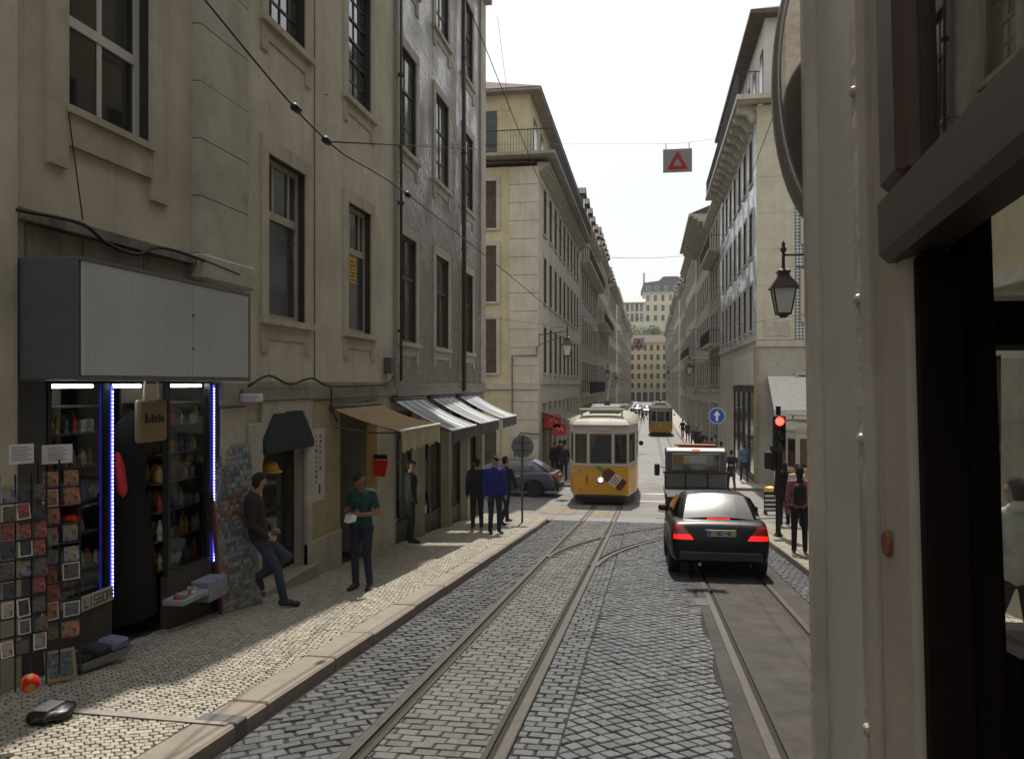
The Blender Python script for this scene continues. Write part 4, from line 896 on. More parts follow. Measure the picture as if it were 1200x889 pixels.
# souvenirs on the shelves
rnd = random.Random(21); pal = [(.45,.05,.04),(.14,.18,.32),(.45,.34,.20),(.36,.36,.36),(.48,.34,.08),(.16,.18,.12),(.42,.22,.11),(.48,.44,.38)]
smats = [mat('souvenir_%d' % i, c, .5, var=.3, scale=22) for i, c in enumerate(pal)]
def svmesh(k):
    b = MB()
    if k == 0: b.lathe([(.03,0),(.05,.02),(.055,.09),(.04,.15),(.022,.18),(.026,.2)], n=10)
    elif k == 1: b.chbox(-.05, .05, -.03, .03, 0, .15, .008); b.chbox(-.04, .04, -.034, -.03, .03, .12, .001)
    elif k == 2: b.lathe([(.035,0),(.04,.01),(.03,.06),(.045,.12),(.03,.17),(.012,.22),(.02,.24),(.0,.26)], n=8)
    else: b.lathe([(.06,0),(.08,.012),(.082,.016),(.05,.014)], n=14, axis='y'); b.v = [(x, y, z+.085) for x, y, z in b.v]; b.box(-.03, .03, -.01, .03, 0, .02)
    return b
sv = [[svmesh(k).mesh('souvenir', mm) for mm in smats] for k in range(4)]
SHP = ('vase', 'box', 'figurine', 'plate'); CLR = ('red', 'blue', 'tan', 'grey', 'yellow', 'dark green', 'brown', 'cream')
for (a_, c_), where in (((SH0+.08, 6.70), 'in the shop window behind the postcards'), ((7.70, 8.44), 'in the shop window by the magnet board')):
    for z in (.06, .36, .66, .96, 1.26, 1.56):
        y = a_
        while y < c_:
            for row in range(2):
                if row and rnd.random() > .85: continue
                k, q = rnd.randrange(4), rnd.randrange(8); o = link('souvenir', sv[k][q], None, (XL-(.13 if row else .30)-rnd.uniform(0, .03 if row else .08), y+.04*row, z), (0, 0, rnd.uniform(-2, -1.1))); o.scale = [rnd.uniform(.6, .85) if row else rnd.uniform(.8, 1.1)]*3
                tag(o, '%s souvenir %s %s' % (CLR[q], SHP[k], where), 'souvenir', 'souvenirs on the shop shelves')
            y += rnd.uniform(.085, .12)
# garments and paper bag in the doorway
t = thing('hanging_dress', 'long black dress hanging in the shop doorway', 'dress', (XL-.25, 7.42, -.35)); b = MB(); b.lathe([(.36,.0),(.33,.4),(.27,.9),(.20,1.25),(.22,1.6),(.30,1.85),(.12,2.0),(.05,2.05)], n=18); b.v = [(x*.55, y+.02*math.sin(8*z), z) for x, y, z in b.v]; b.build('cloth', mat('cloth_black', (.008,.008,.009), .95), t, smooth=True); b = MB(); b.tube([(0,-.2,1.95),(0,0,2.08),(0,.2,1.95)], .01, 6); b.build('hanger', chrome, t)
pb = thing('hanging_bag', 'tan cloth bag with dark lettering hanging in shop doorway', 'bag', (XL+.02, 7.36, 1.42)); b = MB(); b.chbox(-.03, .03, -.24, .24, 0, .42, .02); b.build('bag', mat('bag_tan', (.30,.23,.14), .9, var=.1), pb)
b = MB(); b.tube([(0,-.12,.4),(0,-.1,.6),(0,.1,.6),(0,.12,.4)], .012, 6); b.build('handle', MATS['bag_tan'], pb); b = MB(); rr = random.Random(2)
y = -.15
while y < .14: w2 = rr.uniform(.03,.05); b.box(.0305, .0315, y, y+w2, .19, .19+rr.uniform(.05,.10)); y += w2+.012
b.build('lettering', mat('ink_brown', (.05,.03,.02), .9), pb)
b = MB(); b.lathe([(.01,.0),(.05,.06),(.055,.3),(.03,.42),(.01,.44)], n=10); b.v = [(x, y*.8, z) for x, y, z in b.v]
tag(b.build('hanging_scarf', mat('scarf_red', (.55,.03,.02), .8), None, True, True, (XL+.02, 6.92, .93), (R(12), 0, 0)), 'red scarf hanging at the side of shop doorway', 'scarf')

# postcard racks
cardcols = [(.20,.20,.19),(.05,.06,.09),(.24,.12,.055),(.15,.065,.035),(.27,.26,.24),(.08,.12,.16),(.22,.05,.04),(.10,.095,.085)]
def cardmat(i):
    m = mat('postcard_%d' % i, cardcols[i], .45, var=.1, scale=8)
    N_ = m.node_tree.nodes; K_ = m.node_tree.links.new; tcn = N_.new('ShaderNodeTexCoord'); vv = N_.new('ShaderNodeTexVoronoi'); vv.distance = 'CHEBYCHEV'; vv.inputs['Scale'].default_value = 26+i*3
    K_(tcn.outputs['Object'], vv.inputs['Vector']); hs = N_.new('ShaderNodeMix'); hs.data_type = 'RGBA'; hs.blend_type = 'OVERLAY'; hs.inputs['Factor'].default_value = .8; hs.inputs['A'].default_value = (*cardcols[i], 1); K_(vv.outputs['Color'], hs.inputs['B'])
    ds = N_.new('ShaderNodeHueSaturation'); ds.inputs['Saturation'].default_value = .8; ds.inputs['Value'].default_value = 1.0; K_(hs.outputs['Result'], ds.inputs['Color']); K_(ds.outputs[0], N_['Principled BSDF'].inputs['Base Color']); return m
cms = [cardmat(i) for i in range(8)]; m_white = mat('paper_white', (.62,.60,.60), .8, var=.06)
def card(w_, h, i, border=False):
    def f():
        b = MB(); b.box(0, .006, -w_/2, w_/2, 0, h, 1 if border else 0)
        if border: b.box(.006, .008, -w_/2+.008, w_/2-.008, .008, h-.008, 0)
        return b.mesh('postcard', [cms[i], m_white])
    return cached(('card', w_, h, i, border), f)
rnd = random.Random(8)
def rack(x0, y0, z0, cols, rows, cw, chh, label, orange=False):
    t = thing('postcard_rack', label, 'postcard rack', (x0, y0, z0), R(-32)); b = MB()
    for c_ in range(cols+1): b.box(-.02, -.008, (c_-cols/2)*cw*1.1-.005, (c_-cols/2)*cw*1.1+.005, -.25, rows*chh*1.12+.05)
    for r_ in range(rows): b.box(-.02, .012, -cols/2*cw*1.1, cols/2*cw*1.1, r_*chh*1.12-.012, r_*chh*1.12-.004)
    b.build('wire_frame', iron, t)
    for r_ in range(rows):
        for c_ in range(cols):
            i = rnd.randrange(8)
            if not orange: i = rnd.choice((0, 1, 4, 7, 7, 1, 6))
            if rnd.random() < .08: continue
            if orange and r_ > rows*.62: i = rnd.choice((2, 3, 2))
            o = link('postcard', card(cw, chh, i, rnd.random() < .3), t, (rnd.uniform(0, .02), (c_-cols/2+.5)*cw*1.1+rnd.uniform(-.008, .008), r_*chh*1.12+rnd.uniform(-.008, .012))); o.rotation_euler = (R(rnd.uniform(-3,3)), R(-6+rnd.uniform(-4,4)), R(rnd.uniform(-6,6))); o.scale = (1, rnd.uniform(.75, 1.0), rnd.uniform(.8, 1.05))
    return t
r1 = atY(24, 775, 4.72); r2 = atY(68, 760, 5.1)
rack(r1.x, 4.75, .22, 3, 9, .085, .112, 'tall wire rack packed with small dark postcards by the notices')
rack(r2.x, 5.12, .20, 2, 9, .125, .12, 'wire rack with brown prints above and framed postcards below', True)
for px, lab in ((25, 'white printed notice sheet beside a black gap over postcards'), (67, 'wider white notice sheet over the brown prints')):
    p = atY(px, 533, 4.9 if px < 40 else 5.2); b = MB(); b.box(0, .004, -.075 if px < 40 else -.1, .075 if px < 40 else .1, 0, .135); t = thing('paper_notice', lab, 'notice', (p.x, p.y, p.z-.06), R(-35)); b.build('sheet', m_white, t)
    b = MB()
    for k in range(6): b.box(.0045, .0052, -.06, .06-.02*(k % 2), .025+k*.017, .031+k*.017)
    b.build('lettering', mat('ink_grey', (.25,.22,.26), .9), t)
# framed picture, tray of garments, ball, doormat bag at the foot
pz = gp(72, 800, PH); t = thing('framed_picture', 'small gold-framed picture leaning at the foot of shop', 'picture', (pz.x, pz.y, pz.z+.02), rot=(0, R(-22), R(-40))); b = MB(); b.box(0, .02, -.11, .11, 0, .025); b.box(0, .02, -.11, .11, .215, .24); b.box(0, .02, -.11, -.085, .025, .215); b.box(0, .02, .085, .11, .025, .215); b.build('frame', mat('gilt', (.30,.22,.12), .5), t); b = MB(); b.box(.004, .012, -.085, .085, .025, .215); b.build('print', cms[5], t)
pz = gp(120, 780, PH); t = thing('garment_tray', 'low grey tray of folded dark and pink garments by doorway', 'tray', (pz.x-.08, pz.y, pz.z), R(-12)); b = MB()
b.add([(-.13,-.22,.03),(.13,-.22,.03),(.13,.22,.03),(-.13,.22,.03),(-.17,-.27,.12),(.17,-.27,.12),(.17,.27,.12),(-.17,.27,.12)], [(0,3,2,1),(0,1,5,4),(1,2,6,5),(2,3,7,6),(3,0,4,7)]); b.build('tray', mat('plastic_grey', (.30,.31,.31), .5), t, fix=False)
for i, (x_, y_, c_) in enumerate(((0,-.12,(.02,.02,.025)),(.0,.1,(.55,.06,.09)),(.02,0,(.03,.03,.04)),(.04,.17,(.16,.18,.28)))): b = MB(); b.chbox(x_-.12, x_+.10, y_-.09, y_+.09, .06+.012*i, .135+.02*i, .025); b.build('folded_garment', mat('garment_%d' % i, c_, .9), t)
pz = gp(195, 735, PH); t = thing('goods_tray', 'low tray of dark trinkets under the display window', 'tray', (XL+.12, 7.78, pz.z+.28), R(0)); b = MB(); b.chbox(-.1, .14, -.25, .25, 0, .06, .01); b.build('tray', MATS['plastic_grey'], t)
for k in range(14): b = MB(); b.chbox(-.03, .03, -.03, .03, 0, .05, .01); o = b.build('trinket', smats[k % 8], t, loc=(rnd.uniform(-.06,.1), -.2+k*.03, .05), rot=(0, .2, rnd.random()))
b = MB(); b.chbox(0, .22, 0, .38, 0, .22, .008); b.box(.2205, .2215, .03, .35, .03, .12); t = tag(b.build('cardboard_carton', mat('carton_white_blue', (.26,.28,.36), .7, var=.25, scale=9), None, loc=(XL+.02, 8.06, -.36)), 'white and blue carton standing under the display window', 'carton')
p = atY(35, 800, 4.55); b = MB(); b.lathe([(.0,-.058)]+[(.058*math.sin(R(a)), -.058*math.cos(R(a))) for a in range(15, 180, 15)]+[(.0,.058)], n=20); m_b = mat('ball_red_orange', (.55,.05,.02), .9, var=.1, spec=.2)
N_ = m_b.node_tree.nodes; vv = N_.new('ShaderNodeTexVoronoi'); vv.inputs['Scale'].default_value = 22; tcn = N_.new('ShaderNodeTexCoord'); cr_ = N_.new('ShaderNodeValToRGB'); cr_.color_ramp.interpolation = 'CONSTANT'; cr_.color_ramp.elements[0].color = (.38,.02,.015,1); cr_.color_ramp.elements[1].position = .6; cr_.color_ramp.elements[1].color = (.30,.15,.05,1)
m_b.node_tree.links.new(tcn.outputs['Object'], vv.inputs['Vector']); m_b.node_tree.links.new(vv.outputs['Color'], cr_.inputs[0]); m_b.node_tree.links.new(cr_.outputs[0], N_['Principled BSDF'].inputs['Base Color'])
t = thing('hanging_ball', 'red and orange patterned ball hanging under the postcards', 'ball', p[:]); b.build('ball', m_b, t, smooth=True); b = MB(); b.tube([(0,0,.055),(0,0,.25)], .004, 5); b.build('cord', iron, t)
p = gp(60, 842, PH); t = thing('bundle', 'black plastic bundle lying on pavement at the shop foot', 'bundle', p[:]); bm = bmesh.new(); bmesh.ops.create_icosphere(bm, subdivisions=3, radius=1)
for v in bm.verts: k = 1+.25*noise.noise(v.co*2.3); v.co = Vector((v.co.x*.13*k, v.co.y*.17*k, .045+v.co.z*.055*k))
b = MB(); b.addbm(bm); b.build('plastic', mat('bin_bag', (.015,.015,.017), .35), t, smooth=True); b = MB(); b.chbox(-.06, .05, -.1, .07, .09, .105, .004); b.build('paper', m_white, t)
# magnet board leaning on the pier
q0, q1 = YX(254, XL+.1), YX(292, XL+.1); t = thing('magnet_board', 'tall leaning board covered in rows of souvenir magnets', 'display board', (XL+.22, (q0+q1)/2, zg(9)+PH-.02), rot=(0, R(-5), R(-10))); hw = .36; hh = 1.95
b = MB(); b.chbox(-.03, 0, -hw, hw, .02, hh, .006); b.build('board', mat('board_grey', (.22,.23,.25), .7, var=.2), t); b = MB(); b.box(-.035, .008, -hw-.02, -hw+.002, .02, hh); b.box(-.035, .008, -hw+.003, hw, 0.0, .02); b.build('frame', mat('frame_redbrown', (.16,.05,.03), .7), t)
mcols = [(.30,.31,.33),(.16,.18,.26),(.34,.10,.03),(.26,.22,.17),(.10,.17,.20),(.38,.36,.32)]; mms = [mat('magnet_%d' % i, c, .5, var=.4, scale=40) for i, c in enumerate(mcols)]
b = MB(); z = .06; rr = random.Random(6)
while z < hh-.06:
    y = -hw+.03; h = rr.uniform(.035, .055)
    while y < hw-.05:
        w2 = rr.uniform(.03, .06); i = rr.choice((0,0,1,3,4,5)); 
        if (1.05 < z < 1.35 and rr.random() < .5) or (.45 < z < .6 and y < 0 and rr.random() < .7): i = 2
        b.chbox(.0, rr.uniform(.008,.016), y, y+w2, z, z+h, .003, i); y += w2+.012
    z += h+.016
stuff(b.build('magnets', mms, t))

pl_ = thing('shop_plate', 'small pale plate reading LISBOA at the foot of the display window', 'sign', (XL+.045, 6.30, .02)); b = MB(); b.chbox(0, .02, 0, .42, 0, .13, .004); b.build('plate', mat('plate_pale', (.34,.34,.29), .6), pl_)
# ------------------------------------------------------------------ vehicles
m_yel = mat('tram_yellow', (.56,.275,.014), .35, var=.06, scale=2, dirt=.25, dirtc=(.3,.17,.04), coat=.3)
m_twh = mat('tram_cream_white', (.42,.40,.36), .4, var=.06, scale=2, dirt=.25, dirtc=(.3,.28,.24), coat=.2)
m_trf = mat('tram_roof_grey', (.26,.245,.19), .6, var=.12, scale=2, dirt=.3)
m_und = mat('tram_underside', (.02,.019,.018), .8)
m_tgl = mat('tram_glass', (.018,.02,.021), .04, spec=.7)
m_lamp_on = mat('headlamp_lit', (.9,.8,.75), .3, emit=(1,.8,.72), estr=2.2)
m_red_on = mat('lamp_red_lit', (.6,.02,.02), .3, emit=(1,.012,.006), estr=1.15)
m_red_off = mat('lamp_red_plastic', (.35,.015,.012), .2, spec=.6)
m_wood = mat('tram_window_wood', (.10,.055,.03), .5, var=.2, scale=10)
def panel(b, p, q, z0, z1, rects, m, rev=.05):
    """vertical panel from plan point p to q with openings given as (t0,t1,z0,z1) along it; outside is to the right of p->q"""
    t = MB(); p, q = Vector(p), Vector(q); l = (q-p).length; holes_wall(t, 0, l, z0, z1, rects, rev, 0); d = (q-p)/l; n = Vector((-d.y, d.x))
    b.add([(p.x+d.x*v[0]+n.x*v[1], p.y+d.y*v[0]+n.y*v[1], v[2]) for v in t.v], t.f, m)
    return d, n
def make_tram(label, loc, rz, scale=1, detail=True, advert='bottle', lit=True, group='yellow and white vintage trams', roofm=None):
    """local frame: front end at y=0 facing -y, body running to +y; outside of each panel is found from the plan order"""
    t = thing('tram', label, 'tram', loc, rz, group); Ln = 8.3
    half = [(.42, 0), (.94, .13), (1.17, 1.45), (1.19, 1.6)]
    plan = [(-x, y) for x, y in reversed(half)]+[(x, y) for x, y in half]+[(1.19, Ln-1.6), (1.17, Ln-1.45), (.94, Ln-.13), (.42, Ln), (-.42, Ln), (-.94, Ln-.13), (-1.17, Ln-1.45), (-1.19, Ln-1.6)]
    n = len(plan); lo = MB(); hi = MB(); Z0, Z1, Z2, Z3 = .38, 1.42, 2.62, 2.78; panes = []; frames = []
    for i in range(n):
        p, q = plan[i], plan[(i+1) % n]; l = math.hypot(q[0]-p[0], q[1]-p[1]); rc = []
        if l > 3:
            k = 5; w_ = (l-.1)/k; rc = [(.05+w_*j+.05, .05+w_*(j+1)-.05, Z1+.06, Z2-.18) for j in range(k)]
        elif l > 1: rc = [(.12, l-.12, Z1+.06, Z2-.12)] if i not in () else []
        elif l > .7: rc = [(.045, l-.045, Z1+.06, Z2-.12)]
        elif l > .4: rc = [(.05, l-.05, Z1+.06, Z2-.12)]
        panel(lo, p, q, Z0, Z1, [], 0); d, nn = panel(hi, p, q, Z1, Z3, rc, 0, .06)
        P0 = Vector(p)
        for a_, c_, z0_, z1_ in rc:
            A_ = P0+d*a_+nn*.05; C_ = P0+d*c_+nn*.05; panes.append((A_, C_, z0_, z1_)); frames.append((P0+d*a_+nn*.02, P0+d*c_+nn*.02, nn, z0_, z1_, d))
    b = lo; b.build('lower_body', m_yel, t); hi.build('upper_body', m_twh, t, fix=False)
    for A_, C_, z0_, z1_ in panes: MB().quad((A_.x,A_.y,z0_),(C_.x,C_.y,z0_),(C_.x,C_.y,z1_),(A_.x,A_.y,z1_)).build('window_pane', m_tgl, t, fix=False)
    for A_, C_, nn, z0_, z1_, d in frames:
        b = MB(); f = .035
        def bar(u0, u1, za, zb_):
            a2, c2 = A_+d*u0, A_+d*u1
            b.add([(a2.x,a2.y,za),(c2.x,c2.y,za),(c2.x,c2.y,zb_),(a2.x,a2.y,zb_),(a2.x+nn.x*.03,a2.y+nn.y*.03,za),(c2.x+nn.x*.03,c2.y+nn.y*.03,za),(c2.x+nn.x*.03,c2.y+nn.y*.03,zb_),(a2.x+nn.x*.03,a2.y+nn.y*.03,zb_)], [(0,1,2,3),(7,6,5,4),(0,4,5,1),(1,5,6,2),(2,6,7,3),(3,7,4,0)])
        l = (C_-A_).length; bar(0, f, z0_, z1_); bar(l-f, l, z0_, z1_); bar(f, l-f, z0_, z0_+f); bar(f, l-f, z1_-f*1.6, z1_); b.build('window_frame', m_wood, t)
    b = MB(); ins = [(x*.90, .25+(y-.25)*.96) for x, y in plan]; b.prism(ins, .18, Z0-.002, 'z'); b.build('underframe', m_und, t)
    b = MB()     # belt rail, waist line, drip rail
    for zz, th, ex in ((Z1, .05, .018), (Z3-.02, .06, .04), (Z0+.02, .04, .012)):
        o = [(x*(1+ex/1.19), y+(-ex if y < Ln/2 else ex)) for x, y in plan]; b.prism(o, zz-th/2, zz+th/2, 'z')
    b.build('belt_rails', m_twh, t)
    b = MB(); rings = [(1.03, 0), (1.03, .03), (.97, .13), (.86, .22), (.66, .30), (.35, .34)]; vs = []
    cy = Ln/2
    for s_, h in rings: vs += [(x*s_, cy+(y-cy)*(1-(1-s_)*.42 if s_ < 1 else 1+.02), Z3+h) for x, y in plan]
    k = len(rings); fs = [(i*n+j, i*n+(j+1)%n, (i+1)*n+(j+1)%n, (i+1)*n+j) for i in range(k-1) for j in range(n)]+[tuple((k-1)*n+j for j in range(n))]
    b.add(vs, fs); b.build('roof', roofm or m_trf, t, smooth=False)
    b = MB(); b.chbox(-.78, .78, .55, 1.0, 3.27, 3.34, .01); b.chbox(-.78, .78, 6.9, 7.3, 3.27, 3.34, .01)
    for x_ in (-.7, .7):
        for y_ in (.75, 7.1): b.box(x_-.03, x_+.03, y_-.03, y_+.03, 2.98, 3.28)
    b.build('roof_rack', m_twh, t); b = MB(); b.chbox(-.55, .55, 2.2, 5.9, 3.10, 3.36, .04); b.build('resistor_box', mat('tram_roof_box', (.12,.115,.105), .7, var=.15), t)
    b = MB(); b.lathe([(.13,3.36),(.10,3.46),(.04,3.55)], (0, 4.4, 0), 12); b.tube([(0,4.4,3.5),(0,8.9,5.0)], [.03,.016], 8); b.build('trolley_pole', iron, t)
    for y_ in (.02, Ln-.02):
        sg_ = -1 if y_ < 1 else 1
        b = MB(); b.lathe([(.14,-.0),(.14,.05*sg_),(.115,.06*sg_)], (0, y_, .93), 18, axis='y'); h_ = b.build('headlight', chrome, t); b = MB(); b.lathe([(.085,0),(.075,.02*sg_),(.03,.03*sg_)], (0, y_+.055*sg_, .93), 18, axis='y'); b.build('lens', m_lamp_on if (sg_ < 0 and lit) else mat('headlamp_off', (.35,.36,.36), .15), h_)
        for x_ in (-.7, .7):
            yo = .075 if sg_ < 0 else -.075; b = MB(); b.lathe([(.045,0),(.045,.03*sg_),(.03,.04*sg_)], (x_, y_+yo, .58), 10, axis='y'); b.build('signal_lamp', mat('lamp_amber', (.45,.10,.02), .3), t)
        b = MB(); b.chbox(-.85, .85, y_+(-.09 if sg_ < 0 else -.02), y_+(.02 if sg_ < 0 else .09), .30, .42, .02); b.build('bumper', m_und, t)
    for x_ in (-.46, .46):
        for y_ in (2.75, 5.55): b = MB(); b.lathe([(.12,-.05),(.36,-.05),(.36,.02),(.39,.03),(.39,.05),(.1,.05)], (x_, y_, .39), 20, axis='x'); b.build('wheel', mat('wheel_steel', (.08,.075,.07), .5, metal=.7), t)
    for s_ in (-1, 1): b = MB(); b.tube([(s_*1.2, 1.3, 2.2),(s_*1.34, 1.1, 2.2)], .012, 6); b.lathe([(.02,-.01),(.085,-.01),(.085,.012),(.02,.02)], (s_*1.36, 1.08, 2.12), 12, axis='y'); b.build('mirror', iron, t)
    # destination blind, emblem
    b = MB(); b.chbox(-.32, .32, -.03, .02, 2.60, 2.76, .008); b.build('destination_box', m_twh, t)
    def fpt(u, z, o=.004):       # point on the faceted front, u metres from its centre line
        s_ = 1 if u >= 0 else -1; a = abs(u)
        y = 0 if a <= .42 else (a-.42)*.25; return (u, y-o-.0, z)
    b = MB(); r_ = [(math.cos(2*math.pi*k/16), math.sin(2*math.pi*k/16)) for k in range(16)]
    b.add([fpt(-.72+.085*c, 1.20+.085*s2, .012) for c, s2 in r_], [tuple(range(16))]); b.build('emblem_disc', m_twh, t, fix=False); b = MB(); vs = [fpt(-.72+.06*c, 1.20+.06*s2, .015) for c, s2 in r_]+[fpt(-.72+.035*c, 1.20+.035*s2, .015) for c, s2 in r_]; b.add(vs, [(k, (k+1)%16, 16+(k+1)%16, 16+k) for k in range(16)]); b.build('emblem_ring', iron, t, fix=False)
    if advert == 'bottle':
        ang = R(-38); ca, sa = math.cos(ang), math.sin(ang)
        def T(u, v): u, v = u*1.22, v*1.22; return fpt(.40+ca*u-sa*v, .99+sa*u+ca*v, .013)
        def poly(pts, m, name, o=0):
            b = MB(); fl = [(T(*p)[0], T(*p)[2]) for p in pts]
            for keep in (False, True):
                q = clipx(fl, .42, keep)
                if len(q) > 2: b.add([(x, y-o, z) for x, y, z in [fpt(u, z, .013) for u, z in q]], [tuple(range(len(q)))])
            b.build(name, m, t, fix=False)
        poly([(-.22,-.17),(.34,-.17),(.40,-.13),(.40,.13),(.34,.17),(-.22,.17),(-.30,.09),(-.30,-.09)], mat('advert_bottle_brown', (.10,.02,.015), .4), 'printed_bottle')
        poly([(-.30,-.055),(-.30,.055),(-.56,.05),(-.58,.03),(-.58,-.03),(-.56,-.05)], mat('advert_green', (.03,.22,.04), .4), 'printed_neck')
        poly([(-.02,-.172),(.22,-.172),(.22,.172),(-.02,.172)], mat('advert_label', (.55,.50,.44), .5, var=.15, scale=20), 'printed_label', .003)
        for k in range(3): poly([(.03+k*.06,-.12),(.055+k*.06,-.12),(.055+k*.06,.11),(.03+k*.06,.11)], mat('advert_ink', (.12,.05,.05), .6), 'printed_lettering', .006)
        b = MB(); b.add([fpt(-.47+dx*.05, .93+dz*.16, .013) for dx, dz in ((-.6,-1),(.2,-.9),(.8,-.2),(.7,.7),(.1,1),(-.7,.6))], [tuple(range(6))]); b.build('printed_motif', mat('advert_rust', (.30,.07,.02), .5), t, fix=False)
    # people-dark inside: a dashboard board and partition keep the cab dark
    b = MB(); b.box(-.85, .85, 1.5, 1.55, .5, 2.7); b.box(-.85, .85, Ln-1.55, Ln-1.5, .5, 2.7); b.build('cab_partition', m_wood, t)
    return t
TX, TY = -1.70, 29.3
make_tram('yellow tram with a bottle printed on its front and lit headlamp', (TX, TY, zg(30.5)), 0).scale = (1.05,)*3
make_tram('dark-roofed yellow tram further down the street', (1.20, 82, zg(84)), 0, advert=None, lit=False, roofm=dormer_dark)
tr3 = make_tram('yellow and white tram side-on in the side street', (4.75, 30.6, zg(31)+.02), R(-75), advert=None, lit=False)
b = MB(); x0 = 0
def letters(word, parent, name, m, h, w_, st, place):
    """block letters as flat strokes; place(u,v) maps text plane to local coordinates"""
    S = {'S': [(0,1,1,1),(0,.5,1,.5),(0,0,1,0),(0,.5,0,1),(1,0,1,.5)], 'O': [(0,0,1,0),(0,1,1,1),(0,0,0,1),(1,0,1,1)], 'L': [(0,0,1,0),(0,0,0,1)], 'I': [(.5,0,.5,1)], 'B': [(0,0,1,0),(0,1,1,1),(0,.5,1,.5),(0,0,0,1),(1,0,1,1)], 'A': [(0,0,0,1),(1,0,1,1),(0,1,1,1),(0,.5,1,.5)], 'N': [(0,0,0,1),(1,0,1,1),(0,1,1,0)],
         '8': [(0,0,1,0),(0,1,1,1),(0,.5,1,.5),(0,0,0,1),(1,0,1,1)], '2': [(0,1,1,1),(1,.5,1,1),(0,.5,1,.5),(0,0,0,.5),(0,0,1,0)], '4': [(0,.5,0,1),(0,.5,1,.5),(1,0,1,1)], '-': [(0,.5,1,.5)], 'Z': [(0,1,1,1),(0,0,1,1),(0,0,1,0)], '6': [(0,1,1,1),(0,0,0,1),(0,0,1,0),(0,.5,1,.5),(1,0,1,.5)]}
    b = MB(); u = 0
    for chn in word:
        for (a, c, d, e) in S.get(chn, []):
            p, q = Vector((u+a*w_, c*h)), Vector((u+d*w_, e*h)); dd = (q-p).normalized()*st/2; nn = Vector((-dd.y, dd.x))
            b.add([place(*(p-dd+nn)), place(*(q+dd+nn)), place(*(q+dd-nn)), place(*(p-dd-nn))], [(0,1,2,3)])
        u += w_*1.45
    return b.build(name, m, parent, fix=False)
letters('SOL', tr3, 'lettering', iron, .34, .26, .06, lambda u, v: (-1.196, 2.2-u, 1.0+v) if False else (1.196, 1.75+u, .98+v))
letters('SOL', tr3, 'lettering', iron, .34, .26, .06, lambda u, v: (-1.196, 2.7-u, .98+v))

# ---- cars
def wheel(parent, c, r, w_, side, rimm=None):
    b = MB(); b.lathe([(r*.62,-w_/2),(r*.94,-w_/2),(r,-w_*.3),(r,w_*.3),(r*.94,w_/2),(r*.62,w_/2)], (0,0,0), 28, axis='x'); o = b.build('wheel', rubber, parent, smooth=False, loc=c)
    b = MB(); s_ = side; b.lathe([(.03,s_*w_*.40),(r*.64,s_*w_*.30),(r*.64,s_*w_*.47),(r*.60,s_*w_*.49),(r*.57,s_*w_*.36)], (0,0,0), 28, axis='x')
    for k in range(7):
        a = 2*math.pi*k/7; rot = Matrix.Rotation(a, 3, 'X'); b.cbox(rot @ Vector((s_*w_*.42, 0, r*.33)), (w_*.10, r*.13, r*.56), 0, rot)
    b.lathe([(r*.13,s_*w_*.30),(r*.13,s_*w_*.48),(.01,s_*w_*.5)], (0,0,0), 12, axis='x'); b.build('rim', rimm or mat('alloy_rim', (.40,.41,.42), .35, metal=.8), o); return o
